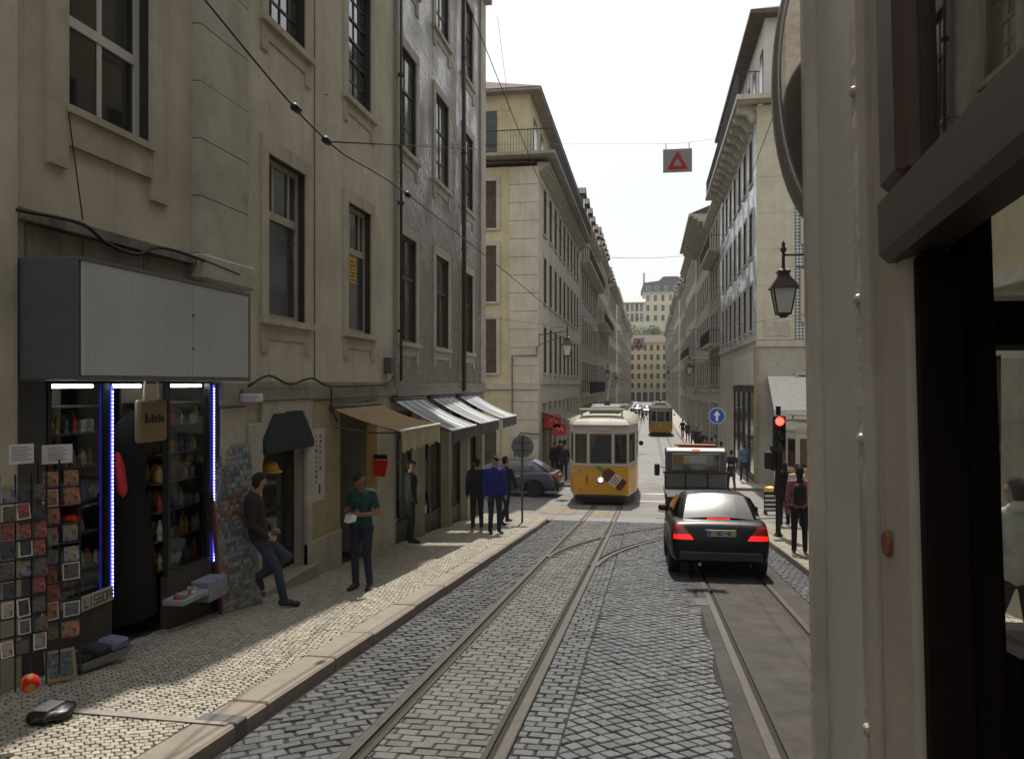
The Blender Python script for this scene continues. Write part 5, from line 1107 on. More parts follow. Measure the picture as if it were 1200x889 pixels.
def make_car(label, loc, rz, paint, W=1.73, Lc=4.5, H=1.43, prof='sedan', plate='80-8Z-42', lit=False, name='parked_car', glassm=None, sc_=1.0):
    """rear bumper at y=0, nose at +y; z=0 is the road"""
    t = thing(name, label, 'car', loc, rz); t.scale = (sc_,)*3
    hw = W/2; gm = glassm or mat('car_glass', (.05,.058,.065), .05, spec=1, coat=.8)
    # lower body: stations (y, top z, half width factor, bottom z, shoulder z)
    if prof == 'sedan': st = [(0,.62,.86,.36,.55),(.05,.82,.93,.27,.60),(.16,.955,.965,.24,.66),(.45,.985,.99,.22,.72),(.9,.985,1,.20,.74),(1.7,.965,1,.19,.74),(2.8,.945,1,.19,.72),(3.2,.925,.995,.20,.70),(3.8,.86,.98,.22,.66),(4.2,.77,.93,.24,.60),(4.42,.64,.82,.27,.52),(4.5,.5,.70,.33,.45)]
    st = [(y*Lc/4.5, z, f, zb_, zs) for y, z, f, zb_, zs in st]
    def sect(y, zt, f, zb_, zs):
        w_ = hw*f; return [(0,zb_),(w_*.80,zb_),(w_*.95,zb_+.06),(w_*.995,zb_+.2),(w_,zs-.03),(w_*.985,zs+.06),(w_*.95,zt-.035),(w_*.88,zt-.004),(w_*.55,zt+.012),(0,zt+.018)]
    b = MB(); rows = []
    for s_ in st:
        h = sect(*s_); full = [(x, s_[0], z) for x, z in h]+[(-x, s_[0], z) for x, z in reversed(h[1:-1])]; rows.append(full)
    k = len(rows[0]); vs = [p for r_ in rows for p in r_]
    fs = [(i*k+j, i*k+(j+1)%k, (i+1)*k+(j+1)%k, (i+1)*k+j) for i in range(len(rows)-1) for j in range(k)]+[tuple(range(k-1,-1,-1)), tuple((len(rows)-1)*k+j for j in range(k))]
    b.add(vs, fs); body = b.build('body', paint, t, smooth=True)
    ax = (.86*Lc/4.5, 3.55*Lc/4.5); rw = .315
    mod = body.modifiers.new('sub', 'SUBSURF'); mod.levels = 2; mod.render_levels = 2
    cut = MB()
    for y_ in ax:
        for s_ in (-1, 1): cut.lathe([(rw+.055,0),(rw+.055,.34)], (s_*hw*1.06-(.34 if s_ > 0 else 0), y_, rw), 28, axis='x')
    co = cut.build('cutter', m_und, t); bm_ = body.modifiers.new('arch', 'BOOLEAN'); bm_.object = co; bm_.operation = 'DIFFERENCE'; bm_.solver = 'EXACT'
    bpy.context.view_layer.update(); dg = bpy.context.evaluated_depsgraph_get(); me = bpy.data.meshes.new_from_object(body.evaluated_get(dg)); body.modifiers.clear(); body.data = me
    bpy.data.objects.remove(co)
    me.materials.clear(); me.materials.append(paint)
    # greenhouse
    zb_ = .95; r0, r1, f1, f0 = .42*Lc/4.5, 1.05*Lc/4.5, 2.35*Lc/4.5, 3.25*Lc/4.5; wb, wt = hw*.88, hw*.66
    Gs = [(r0, 0, .80), (r0+(r1-r0)*.5, .56, .93), (r1, .93, .98), ((r1+f1)/2, 1.0, 1), (f1, .95, .98), (f1+(f0-f1)*.5, .56, .92), (f0, -.02, .80)]
    b = MB(); rows = []; hh = H-zb_
    for y_, zf, wf in Gs:
        z = zb_+hh*zf; wq = wb*wf if zf < .1 else (wb+(wt-wb)*zf)*wf*1.0
        rows.append([(wb*wf*1.0, y_, zb_-.02), ((wb+(wt-wb)*zf*.5)*wf+.012, y_, zb_+hh*zf*.55), (wq, y_, z-.02*min(1,max(zf,0))), (wq*.8, y_, z+.012), (0, y_, z+.02), (-wq*.8, y_, z+.012), (-wq, y_, z-.02*min(1,max(zf,0))), (-(wb+(wt-wb)*zf*.5)*wf-.012, y_, zb_+hh*zf*.55), (-wb*wf, y_, zb_-.02)])
    k = 9; vs = [p for r_ in rows for p in r_]; b.add(vs, [(i*k+j, i*k+j+1, (i+1)*k+j+1, (i+1)*k+j) for i in range(len(rows)-1) for j in range(k-1)])
    gh = b.build('cabin', paint, t, smooth=True); mod = gh.modifiers.new('sub', 'SUBSURF'); mod.levels = mod.render_levels = 1
    def lerp(a, c, s_): return Vector(a).lerp(Vector(c), s_)
    # rear window: grid between deck edge and roof edge, pushed outwards
    def glaz(name, pts, off):
        b = MB(); q = [Vector(p) for p in pts]; n = 8; vs = []
        for i in range(n+1):
            for j in range(n+1):
                u, v = i/n, j/n; p = q[0].lerp(q[1], u).lerp(q[3].lerp(q[2], u), v); bul = 4*u*(1-u)*off[0]+4*v*(1-v)*off[1]; vs.append(p+Vector(off[2])*bul)
        b.add(vs, [(i*(n+1)+j, (i+1)*(n+1)+j, (i+1)*(n+1)+j+1, i*(n+1)+j+1) for i in range(n) for j in range(n)]); return b.build(name, mat('car_rear_glass', (.11,.12,.13), .32, spec=1, coat=.6) if name == 'rear_window' else gm, t, smooth=True, fix=False)
    glaz('rear_window', [(-wb*.80, r0-.02, zb_+.035), (wb*.80, r0-.02, zb_+.035), (wt*.86, r1-.06, H-.055), (-wt*.86, r1-.06, H-.055)], (.05, .03, (0,-.55,.8)))
    glaz('windscreen', [(wb*.80, f0+.01, zb_+.03), (-wb*.80, f0+.01, zb_+.03), (-wt*.86, f1+.08, H-.05), (wt*.86, f1+.08, H-.05)], (.05, .04, (0,.5,.8)))
    for s_ in (-1, 1):
        xm = lambda zf: s_*((wb+(wt-wb)*zf)+.028)
        for (ya, yb, yc, yd) in ((r0+.52, 1.95*Lc/4.5-.03, 1.90*Lc/4.5-.03, r1+.12), (1.95*Lc/4.5+.03, f0-.40, f1+.02, 1.90*Lc/4.5+.03)):
            P_ = [(xm(.06), ya, zb_+.04), (xm(.06), yb, zb_+.04), (xm(.80), yc, H-.10), (xm(.80), yd, H-.10)]; glaz('side_window', P_ if s_ > 0 else P_, (.0, .02, (s_, 0, .2)))
        b = MB(); b.chbox(s_*hw*.93, s_*(hw*.93+.19), f0-.55, f0-.45, .96, 1.08, .03); b.build('door_mirror', paint, t)
        for q in (1.5, 2.5): b = MB(); b.chbox(s_*(hw*.985), s_*(hw*.985+.03), q*Lc/4.5-.1, q*Lc/4.5+.1, .80, .83, .01); b.build('door_handle', chrome, t)
        for q in (1.95,): b = MB(); b.box(s_*(hw*.99), s_*(hw*.99+.008), q*Lc/4.5-.004, q*Lc/4.5+.004, .3, .92); b.build('door_gap', m_und, t)
        lm = m_red_on if lit else m_red_off
        # tail lamps: a slanted shape laid onto the body surface
        def onto(name, c4, m, off=.008, n=8):
            b = MB(); vs = []
            for i in range(n+1):
                for j in range(n+1):
                    u, v = i/n, j/n; q = [Vector(p) for p in c4]; p = q[0].lerp(q[1], u).lerp(q[3].lerp(q[2], u), v)
                    ok, hit, _, _ = body.ray_cast(Vector((p.x, -2, p.y)), Vector((0, 1, 0))); vs.append((p.x, (hit.y if ok else .2)-off, p.y))
            b.add(vs, [(i*(n+1)+j, (i+1)*(n+1)+j, (i+1)*(n+1)+j+1, i*(n+1)+j+1) for i in range(n) for j in range(n)]); return b.build(name, m, t, fix=False)
        onto('tail_lamp', [(s_*hw*.50, .655), (s_*hw*.925, .655), (s_*hw*.90, .90), (s_*hw*.74, .90)], m_red_off)
        onto('tail_lamp_glow', [(s_*hw*.52, .665), (s_*hw*.915, .665), (s_*hw*.905, .745), (s_*hw*.585, .745)], lm, .014)
        b = MB(); b.chbox(s_*hw*.55, s_*hw*.9, Lc-.22, Lc-.10, .56, .70, .03); b.build('headlamp', mat('headlamp_off', (.35,.36,.36), .15), t)
        for q, y_ in enumerate(ax): wheel(t, (s_*(hw-.115), y_, rw), rw, .21, s_)
    b = MB(); b.chbox(-.20, .20, r0-.06, r0+.02, zb_+.025, zb_+.06, .01); b.build('high_brake_lamp', m_red_on if lit else m_red_off, t)
    ok_, hit_, _, _ = body.ray_cast(Vector((0, -2, .78)), Vector((0, 1, 0))); py_ = hit_.y-.03
    b = MB(); b.chbox(-.26, .26, py_, py_+.03, .72, .835, .006); pl_ = b.build('number_plate', mat('plate_white', (.42,.42,.41), .5, var=.05), t)
    b = MB(); b.box(-.26, -.22, py_-.006, py_+.001, .722, .833); b.build('plate_blue_band', mat('plate_blue', (.02,.05,.3), .5), pl_); b = MB(); b.box(.22, .26, py_-.006, py_+.001, .722, .833); b.build('plate_yellow_band', mat('plate_yellow', (.5,.36,.03), .5), pl_)
    letters(plate, pl_, 'plate_lettering', iron, .06, .028, .011, lambda u, v: (-.20+u*1.22, py_-.002, .748+v))
    b = MB(); b.chbox(-hw*.80, hw*.80, -.012, .06, .30, .46, .02); b.build('rear_bumper', mat('bumper_black', (.02,.02,.022), .4), t)
    b = MB(); b.tube([(-.35,-.0,.25),(-.35,.3,.25)], .03, 8); b.build('exhaust', chrome, t)
    return t
m_black = mat('car_paint_black', (.006,.006,.008), .36, var=.1, coat=.08, spec=.25)
m_blue = mat('car_paint_slate', (.045,.06,.085), .28, var=.08, metal=.3, coat=.8)
cx_, cy_ = 1.13, 13.2
tilt = math.atan(SL)
c1 = make_car('black saloon car braking behind the tow truck', (cx_, cy_, zg(cy_)+.004), 0, m_black, lit=True, name='saloon_car', sc_=.93); c1.rotation_euler = (-tilt, 0, R(.5))
p = atY(620, 578, 29.0)
c2 = make_car('slate-blue saloon parked across the side street mouth', (-3.5, 32.6, zg(32.6)-.0), R(87), m_blue, name='parked_car', W=1.76, Lc=4.6, sc_=1.04)

# ---- tow truck
tt = thing('tow_truck', 'small flatbed tow truck with orange roof beacon bar', 'truck', (1.40, 21.0, zg(21.9)+.004), 0); tt.rotation_euler = (-.075, 0, 0)
m_tk = mat('truck_grey', (.085,.088,.092), .45, var=.1, dirt=.3); m_bed = mat('truck_bed_black', (.02,.02,.021), .55, var=.2)
b = MB(); b.chbox(-.95, .95, .0, 3.6, .86, .96, .012); b.chbox(-.95, .95, .0, .06, .62, .859, .01); b.chbox(-.5, .5, .3, 5.2, .55, .70, .02); b.build('flatbed', m_bed, tt)
b = MB(); b.chbox(-.93, .93, .055, .10, .30, .61, .01); b.build('rear_skirt', m_bed, tt)
for s_ in (-1, 1):
    b = MB(); b.chbox(s_*.93, s_*.97, .06, 3.6, .96, 1.02, .008); b.build('side_rail', m_bed, tt)
    b = MB(); b.chbox(s_*.62, s_*.86, -.025, .0, .70, .80, .01); b.build('tail_lamp', m_red_on, tt)
    b = MB(); b.chbox(s_*.60-.0, s_*.93, -.02, .001, .50, .60, .004); b.build('warning_board', mat('reflective_orange', (.65,.10,.03), .5), tt)
b = MB(); b.chbox(-.24, .24, -.02, .0, .66, .76, .004); b.build('number_plate', mat('plate_white', (.42,.42,.41)), tt)
b = MB()      # headboard frame behind the cab: posts and rails
for x_ in (-.9, -.32, .32, .9): b.box(x_-.025, x_+.025, 3.52, 3.57, .96, 1.42)
b.chbox(-.97, .97, 3.50, 3.59, 1.42, 1.49, .01); b.build('headboard_frame', m_bed, tt)
cab = MB(); cab.prism([(3.75,.55),(5.35,.55),(5.5,.9),(5.35,1.25),(4.95,2.08),(4.7,2.2),(3.95,2.2),(3.75,2.08)], -.90, .90, 'x'); cb_ = cab.build('cab', m_tk, tt)
md = cb_.modifiers.new('bv', 'BEVEL'); md.width = .06; md.segments = 3
b = MB(); b.chbox(-.70, .70, 3.715, 3.76, 1.50, 2.02, .03); b.build('rear_window', mat('car_glass', (.03,.035,.04)), tt)
b = MB(); b.chbox(-.88, .88, 3.72, 3.752, 1.02, 1.44, .02); b.build('cab_back_panel', mat('truck_panel_pale', (.17,.175,.175), .5), tt)
b = MB(); b.chbox(-.36, .30, 3.70, 3.716, 1.72, 1.95, .02); b.build('rear_window_opening', mat('cab_glass_pale', (.25,.32,.30), .06, var=.3, scale=3, spec=.8), tt)
b = MB(); b.chbox(-.62, .62, 4.1, 4.4, 2.24, 2.31, .03); b.build('beacon_bar', mat('beacon_orange', (.60,.16,.03), .4), tt); b = MB(); b.box(-.5, .5, 4.15, 4.35, 2.19, 2.245); b.build('beacon_mount', m_bed, tt)
b = MB(); b.chbox(-.12, .12, 3.70, 3.74, 2.10, 2.14, .01); b.build('brake_strip', m_red_on, tt)
for s_ in (-1, 1):
    b = MB(); b.tube([(s_*.9, 5.0, 1.55),(s_*1.12, 4.95, 1.6)], .015, 6); b.chbox(s_*1.05, s_*1.22, 4.9, 5.0, 1.30, 1.68, .03); b.build('wing_mirror', m_bed, tt)
    b = MB(); b.add([(s_*.905, 4.0, 1.35),(s_*.905, 5.05, 1.35),(s_*.905, 4.75, 2.0),(s_*.905, 4.0, 2.0)], [(0,1,2,3)]); b.build('side_window', mat('car_glass', (.03,.035,.04)), tt, fix=False)
    for y_ in (.95, 4.6): wheel(tt, (s_*.78, y_, .33), .33, .22, s_, lead)
b = MB(); b.add([(-.8, 5.37, 1.28),(.8, 5.37, 1.28),(.72, 4.98, 2.06),(-.72, 4.98, 2.06)], [(0,1,2,3)]); b.build('windscreen', mat('car_glass', (.03,.035,.04)), tt, fix=False)
# far traffic
m_silver = mat('car_paint_silver', (.35,.36,.38), .25, metal=.6, coat=.8)
make_car('silver car with glinting roof far down the street', (-.2, 150, zg(150)), R(180), m_silver, name='saloon_car')
make_car('dark blue car far down the street past the silver one', (-2.0, 158, zg(150)), R(180), m_blue, name='saloon_car')
make_car('black car queueing far behind the second tram', (1.5, 170, zg(150)), 0, m_black, name='saloon_car', lit=True)
# ------------------------------------------------------------------ people: one skin grown over tapered limbs
def person(label, loc, rz, Hh=1.74, pose=None, top=(.05,.05,.06), legs=(.04,.05,.09), shoe=(.02,.02,.02), skin=(.32,.19,.13), hair=(.02,.015,.012), sleeves='long', jacket=0., vox=.014, female=False, pack=None, lean=0, group=None, fingers=False, hood=None, hat=None):
    """faces local +y; joints in metres for a 1.75 m figure, overridden by the pose"""
    J = dict(hipL=(-.09,0,.92), hipR=(.09,0,.92), kneeL=(-.10,.02,.50), kneeR=(.10,.02,.50), ankL=(-.105,-.02,.085), ankR=(.105,-.02,.085), toeL=(-.125,.15,.035), toeR=(.125,.15,.035),
             shL=(-.185,-.01,1.42), shR=(.185,-.01,1.42), elL=(-.235,-.03,1.13), elR=(.235,-.03,1.13), wrL=(-.235,.06,.89), wrR=(.235,.06,.89), haL=(-.225,.10,.80), haR=(.225,.10,.80),
             pelvis=(0,0,.96), waist=(0,0,1.10), chest=(0,.005,1.30), neck=(0,-.01,1.47), head=(0,.02,1.625), look=(0,1,0))
    J.update(pose or {}); J = {k: Vector(v) for k, v in J.items()}
    P = []         # (a, b, ra, rb, material)
    jk = jacket; S, T, Lg, Sh, Hr, Ek = 0, 1, 2, 3, 4, 5
    def seg(a, b_, ra, rb, m): P.append((Vector(a), Vector(b_), ra, rb, m))
    sx = Vector((1,0,0)); ch, ws, pv = J['chest'], J['waist'], J['pelvis']; sw = .8 if female else 1
    sd = (J['shR']-J['shL']).normalized()
    seg(J['shL']+sd*.05, J['shR']-sd*.05, .068+jk, .068+jk, T)
    seg(ch-sd*.075*sw, ch+sd*.075*sw, .112+jk, .112+jk, T); seg(ch-sd*.08*sw+Vector((0,0,.06)), ws-sd*.05, .105+jk, .098+jk, T); seg(ch+sd*.08*sw+Vector((0,0,.06)), ws+sd*.05, .105+jk, .098+jk, T)
    seg(ws-sx*.055, pv-sx*.07, .10+jk, .108+jk, T); seg(ws+sx*.055, pv+sx*.07, .10+jk, .108+jk, T)
    for s_, n in ((-1,'L'),(1,'R')):
        h, k, a, t_ = J['hip'+n], J['knee'+n], J['ank'+n], J['toe'+n]
        seg(h+Vector((0,-.01,.0)), k, .092, .064, Lg); seg(k, a+Vector((0,0,.02)), .062, .052, Lg); seg(h, h+(pv-h)*.3, .105, .10, Lg)
        seg(a-(t_-a)*.18-Vector((0,0,.03)), t_, .042, .036, Sh); seg(a-Vector((0,0,.02)), a.lerp(t_,.5), .046, .040, Sh)
        s2, e, w_, hd = J['sh'+n], J['el'+n], J['wr'+n], J['ha'+n]
        if sleeves == 'long': seg(s2, e, .056+jk*.7, .045+jk*.6, T); seg(e, w_, .045+jk*.6, .034+jk*.5, T)
        else: seg(s2, s2.lerp(e,.62), .056+jk, .053, T); seg(s2.lerp(e,.55), e, .044, .038, S); seg(e, w_, .040, .028, S)
        dr = (hd-w_).normalized(); seg(w_, hd-dr*.01, .027, .034, S); seg(w_.lerp(hd,.5), hd, .032, .030, S)
        sd2 = Vector((s_*.0,0,0)); side = dr.cross(Vector((0,1,0)) if abs(dr.y) < .8 else Vector((0,0,1))).normalized(); nrm = side.cross(dr).normalized()
        if fingers:
            for f_, (o, l) in enumerate(((-.030,.060),(-.010,.072),(.010,.068),(.030,.052))):
                p0 = hd+side*o; p1 = p0+dr*l*.55+nrm*.006; p2 = p1+dr*l*.35+nrm*.03; seg(p0, p1, .0105, .0095, S); seg(p1, p2, .0095, .008, S)
            p0 = w_.lerp(hd,.45)+side*(-.03*s_); p1 = p0+side*(-.035*s_)+dr*.03; p2 = p1+dr*.035+nrm*.01; seg(p0, p1, .014, .012, S); seg(p1, p2, .012, .009, S)
        else: seg(hd, hd+dr*.06, .026, .016, S); seg(w_.lerp(hd,.4), w_.lerp(hd,.9)+side*(-.05*s_), .016, .011, S)
    hd, nk = J['head'], J['neck']; lk = J['look'].normalized(); up = (hd-nk).normalized(); rt = lk.cross(up).normalized(); fw = up.cross(rt).normalized()
    seg(nk-Vector((0,0,.05)), hd-up*.06, .058, .052, S)
    seg(hd+up*.035-fw*.012, hd+up*.03+fw*.02, .086, .078, S); seg(hd-up*.02+fw*.02, hd-up*.075+fw*.045, .070, .040, S)      # cranium, jaw
    seg(hd+up*.005+fw*.092, hd-up*.022+fw*.110, .010, .014, S); seg(hd+up*.022+fw*.078-rt*.03, hd+up*.022+fw*.078+rt*.03, .018, .018, S); seg(hd-up*.052+fw*.078-rt*.016, hd-up*.052+fw*.078+rt*.016, .010, .010, S)
    for s_ in (-1, 1): seg(hd-up*.005+rt*s_*.078-fw*.01, hd+up*.02+rt*s_*.082-fw*.018, .014, .016, S); seg(hd+up*.006+fw*.089+rt*s_*.029, hd+up*.006+fw*.092+rt*s_*.031, .0085, .0085, Ek)
    seg(hd+up*.065-fw*.03, hd+up*.062+fw*.035, .078, .064, Hr); seg(hd+up*.04-fw*.05, hd-up*.02-fw*.055, .075, .055, Hr)
    if female: seg(hd-fw*.05, nk-fw*.06-up*.04, .072, .05, Hr)
    if hood: seg(nk-fw*.05+up*.02-rt*.06, nk-fw*.05+up*.02+rt*.06, .06, .06, T)
    if pack: seg(ch-Vector((0,.17,-.02)), ws-Vector((0,.16,0)), .12, .13, 6)
    k_ = Hh/1.75; b = MB()
    for a, c, ra, rb, m in P:
        d = c-a; l = d.length
        if l < 1e-5: d = Vector((0,0,1)); l = 1e-5
        q = d.to_track_quat('Z', 'Y').to_matrix(); n = 12 if max(ra, rb) > .015 else 8; prof = []
        for kk in range(5): th = -math.pi/2+math.pi/2*kk/4; prof.append((max(.0005, ra*math.cos(th)), ra*math.sin(th)))
        for kk in range(5): th = math.pi/2*kk/4; prof.append((max(.0005, rb*math.cos(th)), l+rb*math.sin(th)))
        t_ = MB().lathe(prof, n=n); b.add([q @ Vector(v)+a for v in t_.v], t_.f)
    t = thing('person', label, 'person', loc, rz, group)
    o = b.build('body', [], t); md = o.modifiers.new('re', 'REMESH'); md.mode = 'VOXEL'; md.voxel_size = vox; sm_ = o.modifiers.new('sm', 'SMOOTH'); sm_.iterations = 3 if fingers else 4; sm_.factor = .5
    bpy.context.view_layer.update(); dg = bpy.context.evaluated_depsgraph_get(); me = bpy.data.meshes.new_from_object(o.evaluated_get(dg)); o.modifiers.clear(); o.data = me
    n = len(me.polygons); ce = np.empty(n*3); me.polygons.foreach_get('center', ce); ce = ce.reshape(-1, 3); best = np.full(n, 9.); idx = np.zeros(n, int)
    for a, c, ra, rb, m in P:
        a_, c_ = np.array(a), np.array(c); d = c_-a_; tt_ = np.clip(((ce-a_) @ d)/max(1e-9, d @ d), 0, 1); di = np.linalg.norm(ce-(a_+tt_[:,None]*d), axis=1)-(ra+(rb-ra)*tt_); u = di < best; best[u] = di[u]; idx[u] = m
    if not any(p[4] == 6 for p in P): pass
    # shoes and collar sit where the limb table says; trousers start at the hip line
    me.materials.clear(); h_ = abs(hash(label)) % 99999
    for nm, c, r_ in (('skin', skin, .5), ('cloth_top', top, .9), ('cloth_legs', legs, .9), ('shoe', shoe, .6), ('hair', hair, 1.0), ('eye', (.02,.015,.012), .2), ('pack', pack or (.05,.05,.05), .8)):
        me.materials.append(mat('%s_%.3f_%.3f_%.3f' % (nm, *c), c, r_, var=.14, scale=9, bump=1 if 'cloth' in nm else 0, bscale=11))
    me.polygons.foreach_set('material_index', idx.tolist()); me.polygons.foreach_set('use_smooth', [True]*n); me.update()
    t.scale = (k_,)*3; return t
def stand(px, py, off=PH): p = gp(px, py, off); return (p.x, p.y, p.z)
def byY(px, Y, off=PH): p = atY(px, 449, Y); return (p.x, Y, zg(Y)+off)
# man leaning on the door jamb, one foot up against the wall behind him, looking along the street
lp = gp(330, 716, PH)
person('man in dark jacket and jeans leaning by the green door hood, one foot up', (XL+.44, lp.y+.22, zg(lp.y+.22)+PH), R(-62), 1.62,
       dict(pelvis=(0,-.10,.92), waist=(0,-.13,1.06), chest=(0,-.16,1.27), neck=(0,-.15,1.44), head=(.0,-.10,1.59), look=(-.75,.65,-.12), shL=(-.185,-.17,1.39), shR=(.185,-.17,1.39), hipL=(-.09,-.09,.89), hipR=(.09,-.09,.89),
            kneeR=(.10,.12,.49), ankR=(.10,.20,.085), toeR=(.11,.37,.035), kneeL=(-.11,.26,.60), ankL=(-.11,-.10,.36), toeL=(-.12,-.06,.22),
            elL=(-.26,-.16,1.10), wrL=(-.19,.05,.98), haL=(-.13,.10,.95), elR=(.27,-.2,1.1), wrR=(.2,-.02,.93), haR=(.15,.04,.90)),
       top=(.024,.019,.014), legs=(.032,.045,.075), shoe=(.02,.02,.022), jacket=.018, vox=.009, fingers=True)
# man in a green T-shirt, head bowed over the paper in his hands
gpnt = gp(424, 690, PH)
man = person('man in teal green T-shirt and jeans looking down at paper in his hands', gpnt[:], R(168), 1.60,
       dict(head=(0,.07,1.60), neck=(0,.0,1.46), look=(.05,.66,-.75), elL=(-.27,-.02,1.13), wrL=(-.11,.20,1.13), haL=(-.05,.25,1.15), elR=(.29,-.03,1.13), wrR=(.12,.19,1.12), haR=(.05,.24,1.14), kneeR=(.09,.05,.5), ankR=(.07,.05,.085), toeR=(.08,.22,.035), ankL=(-.10,-.06,.085), toeL=(-.15,.10,.035)),
       top=(.010,.052,.045), legs=(.014,.018,.036), sleeves='short', skin=(.20,.11,.07), vox=.009, fingers=True)
pp_ = thing('folded_paper', 'crumpled white paper held by the man in green', 'paper', (gpnt.x+.0, gpnt.y, gpnt.z)); pp_.rotation_euler = (0, 0, R(168)); pp_.scale = (1.60/1.75,)*3; b = MB()
b.add([(-.09,.27,1.12),(.0,.30,1.16),(.10,.27,1.13),(.10,.31,1.03),(.0,.335,1.02),(-.09,.31,1.05)]+[(-.09,.274,1.123),(.0,.304,1.163),(.10,.274,1.133),(.10,.314,1.033),(.0,.339,1.023),(-.09,.314,1.053)], [(0,1,4,5),(1,2,3,4),(11,10,7,6),(10,9,8,7)]); b.build('sheet', m_white, pp_, fix=False)
walkA = dict(kneeL=(-.10,.16,.50), ankL=(-.10,.20,.10), toeL=(-.11,.37,.06), kneeR=(.10,-.06,.50), ankR=(.10,-.28,.13), toeR=(.11,-.13,.04), elL=(-.25,-.12,1.14), wrL=(-.24,-.12,.90), haL=(-.24,-.1,.82), elR=(.25,.06,1.14), wrR=(.22,.2,.95), haR=(.21,.26,.89))
person('person in black jacket and dark trousers standing by the last awning', stand(559, 622), R(20), 1.68, top=(.012,.012,.014), legs=(.015,.015,.018), jacket=.02, shoe=(.25,.1,.09))
person('man in bright blue jacket and jeans next to the round sign post', stand(580, 625), R(-150), 1.76, top=(.012,.022,.18), legs=(.02,.028,.05), jacket=.022)
person('person in dark clothes half hidden behind the blue jacket', byY(592, 20.3), R(-30), 1.74, walkA, top=(.02,.02,.024), legs=(.02,.02,.03), jacket=.015)
person('person in dark coat standing close to the awning shop window', (XL+.16, YX(481, XL+.16), zg(YX(481, XL+.16))+PH), R(-60), 1.66, top=(.02,.018,.018), legs=(.02,.018,.02), jacket=.02)
# on the right-hand pavement and crossing
person('person in pink top with dark backpack by the traffic light', stand(937, 648), R(-8), 1.66, top=(.30,.10,.15), legs=(.012,.012,.016), pack=(.018,.016,.02), female=True)
person('person in long black coat waiting past the traffic light', byY(919, 22.4), R(15), 1.68, top=(.012,.012,.013), legs=(.012,.012,.013), jacket=.03, female=True)
person('person in white shirt behind the black coat', byY(934, 22.2), R(-20), 1.64, top=(.55,.50,.48), legs=(.03,.03,.035))
person('person in black top and brown trousers walking down the far pavement', byY(857, 35.6, .0 if 35.6 < 36 else PH), R(4), 1.76, walkA, top=(.015,.015,.017), legs=(.12,.06,.04), skin=(.3,.17,.12), sleeves='short')
bl = ((845, 40.0, 'person in blue shirt walking ahead of the brown trousers', (.07,.13,.25)), (872, 38.6, 'person in pale blue shirt by the corner shop glass', (.10,.18,.30)))
for px, Y, lab, c in bl: person(lab, byY(px, Y), R(5), 1.76, walkA, top=c, legs=(.03,.035,.05), jacket=.01)
rnd = random.Random(14)
for k, (px, Y) in enumerate(((834, 44), (828, 46), (838, 49), (822, 52), (817, 57), (812, 62), (806, 70), (800, 76))):
    person('passer-by in %s top in the far crowd beyond the tow truck' % ('black','slate blue','pale','dark grey','black','grey','navy','black')[k], byY(px, Y), R(rnd.choice((0, 180))+rnd.uniform(-20, 20)), rnd.uniform(1.62, 1.8), walkA if k % 2 else None, top=((.02,.02,.025),(.06,.08,.14),(.3,.28,.26),(.03,.03,.03),(.02,.02,.025),(.14,.13,.12),(.05,.06,.10),(.02,.02,.02))[k], legs=(.025,.028,.04), vox=.025, group='far crowd beyond the tow truck')
for k, (px, Y) in enumerate(((745, 112), (749, 118), (753, 110), (757, 121), (740, 126))):
    person('passer-by crossing the bright road beside the second tram', byY(px, Y, 0), R(rnd.uniform(0, 360)), 1.74, walkA, top=(.02,.02,.025), legs=(.02,.02,.03), vox=.03, group='people crossing far down the road')
for k, (px, Y) in enumerate(((650, 38.6), (656, 40.2), (661, 37.6))):
    person('dark-clothed person outside the cafe with red signs', byY(px, Y), R(rnd.uniform(120, 240)), 1.72, None, top=(.02,.018,.02), legs=(.02,.02,.03), vox=.02, group='people outside the cafe')
person('pedestrian in light grey hooded sweatshirt passing the tram cab', (3.02, 7.35, zg(7.35)+PH), R(10), 1.72, walkA, top=(.45,.45,.42), legs=(.04,.04,.05), jacket=.02, hood=True, hair=(.03,.022,.018))

# ------------------------------------------------------------------ street furniture and wires
m_lglass = mat('lantern_glass', (.50,.53,.50), .25, var=.05, spec=.5)
m_lmetal = mat('lantern_metal', (.045,.028,.022), .5, metal=.3, var=.2)
def lantern(label, loc, arm, s_=1.0, group='wall lanterns'):
    """hangs below its bracket; loc = middle of the lantern's glass; arm = vector to the wall at bracket height"""
    t = thing('wall_lantern', label, 'street lamp', loc, group=group); t.scale = (s_,)*3; q = math.pi/4
    b = MB(); b.lathe([(.19,-.26),(.31,.24)], n=4, a0=q); b.build('glass', m_lglass, t)
    b = MB()
    for k in range(4):
        a = q+k*math.pi/2; b.tube([(.195*math.cos(a), .195*math.sin(a), -.27), (.315*math.cos(a), .315*math.sin(a), .25)], .016, 6)
    b.lathe([(.205,-.30),(.205,-.26)], n=4, a0=q); b.lathe([(.06,-.36),(.12,-.30)], n=8); b.build('cage', m_lmetal, t)
    b = MB(); b.lathe([(.40,.24),(.38,.28),(.27,.40),(.17,.50),(.15,.56),(.19,.58),(.17,.62),(.09,.66)], n=4, a0=q); b.lathe([(.035,.65),(.03,1.0),(.06,1.03),(.065,1.08),(.03,1.13),(.045,1.17),(.01,1.24)], n=10); b.build('hood', m_lmetal, t)
    av = Vector(arm)/s_; b = MB(); b.tube([(0,0,.95), (av.x, av.y, .95)], .025, 8); b.tube([(av.x*.12, av.y*.12, .70), (av.x*.45, av.y*.45, .62), (av.x, av.y, .40)], .018, 8); 
    b.cbox((av.x, av.y, .68), (.06, .06, .75)); b.build('bracket', m_lmetal, t); return t
p = atY(918, 352, 15.5); lantern('large brown iron lantern bracketed beside the tram window post', p[:], (4.3-p.x, 0), .88)
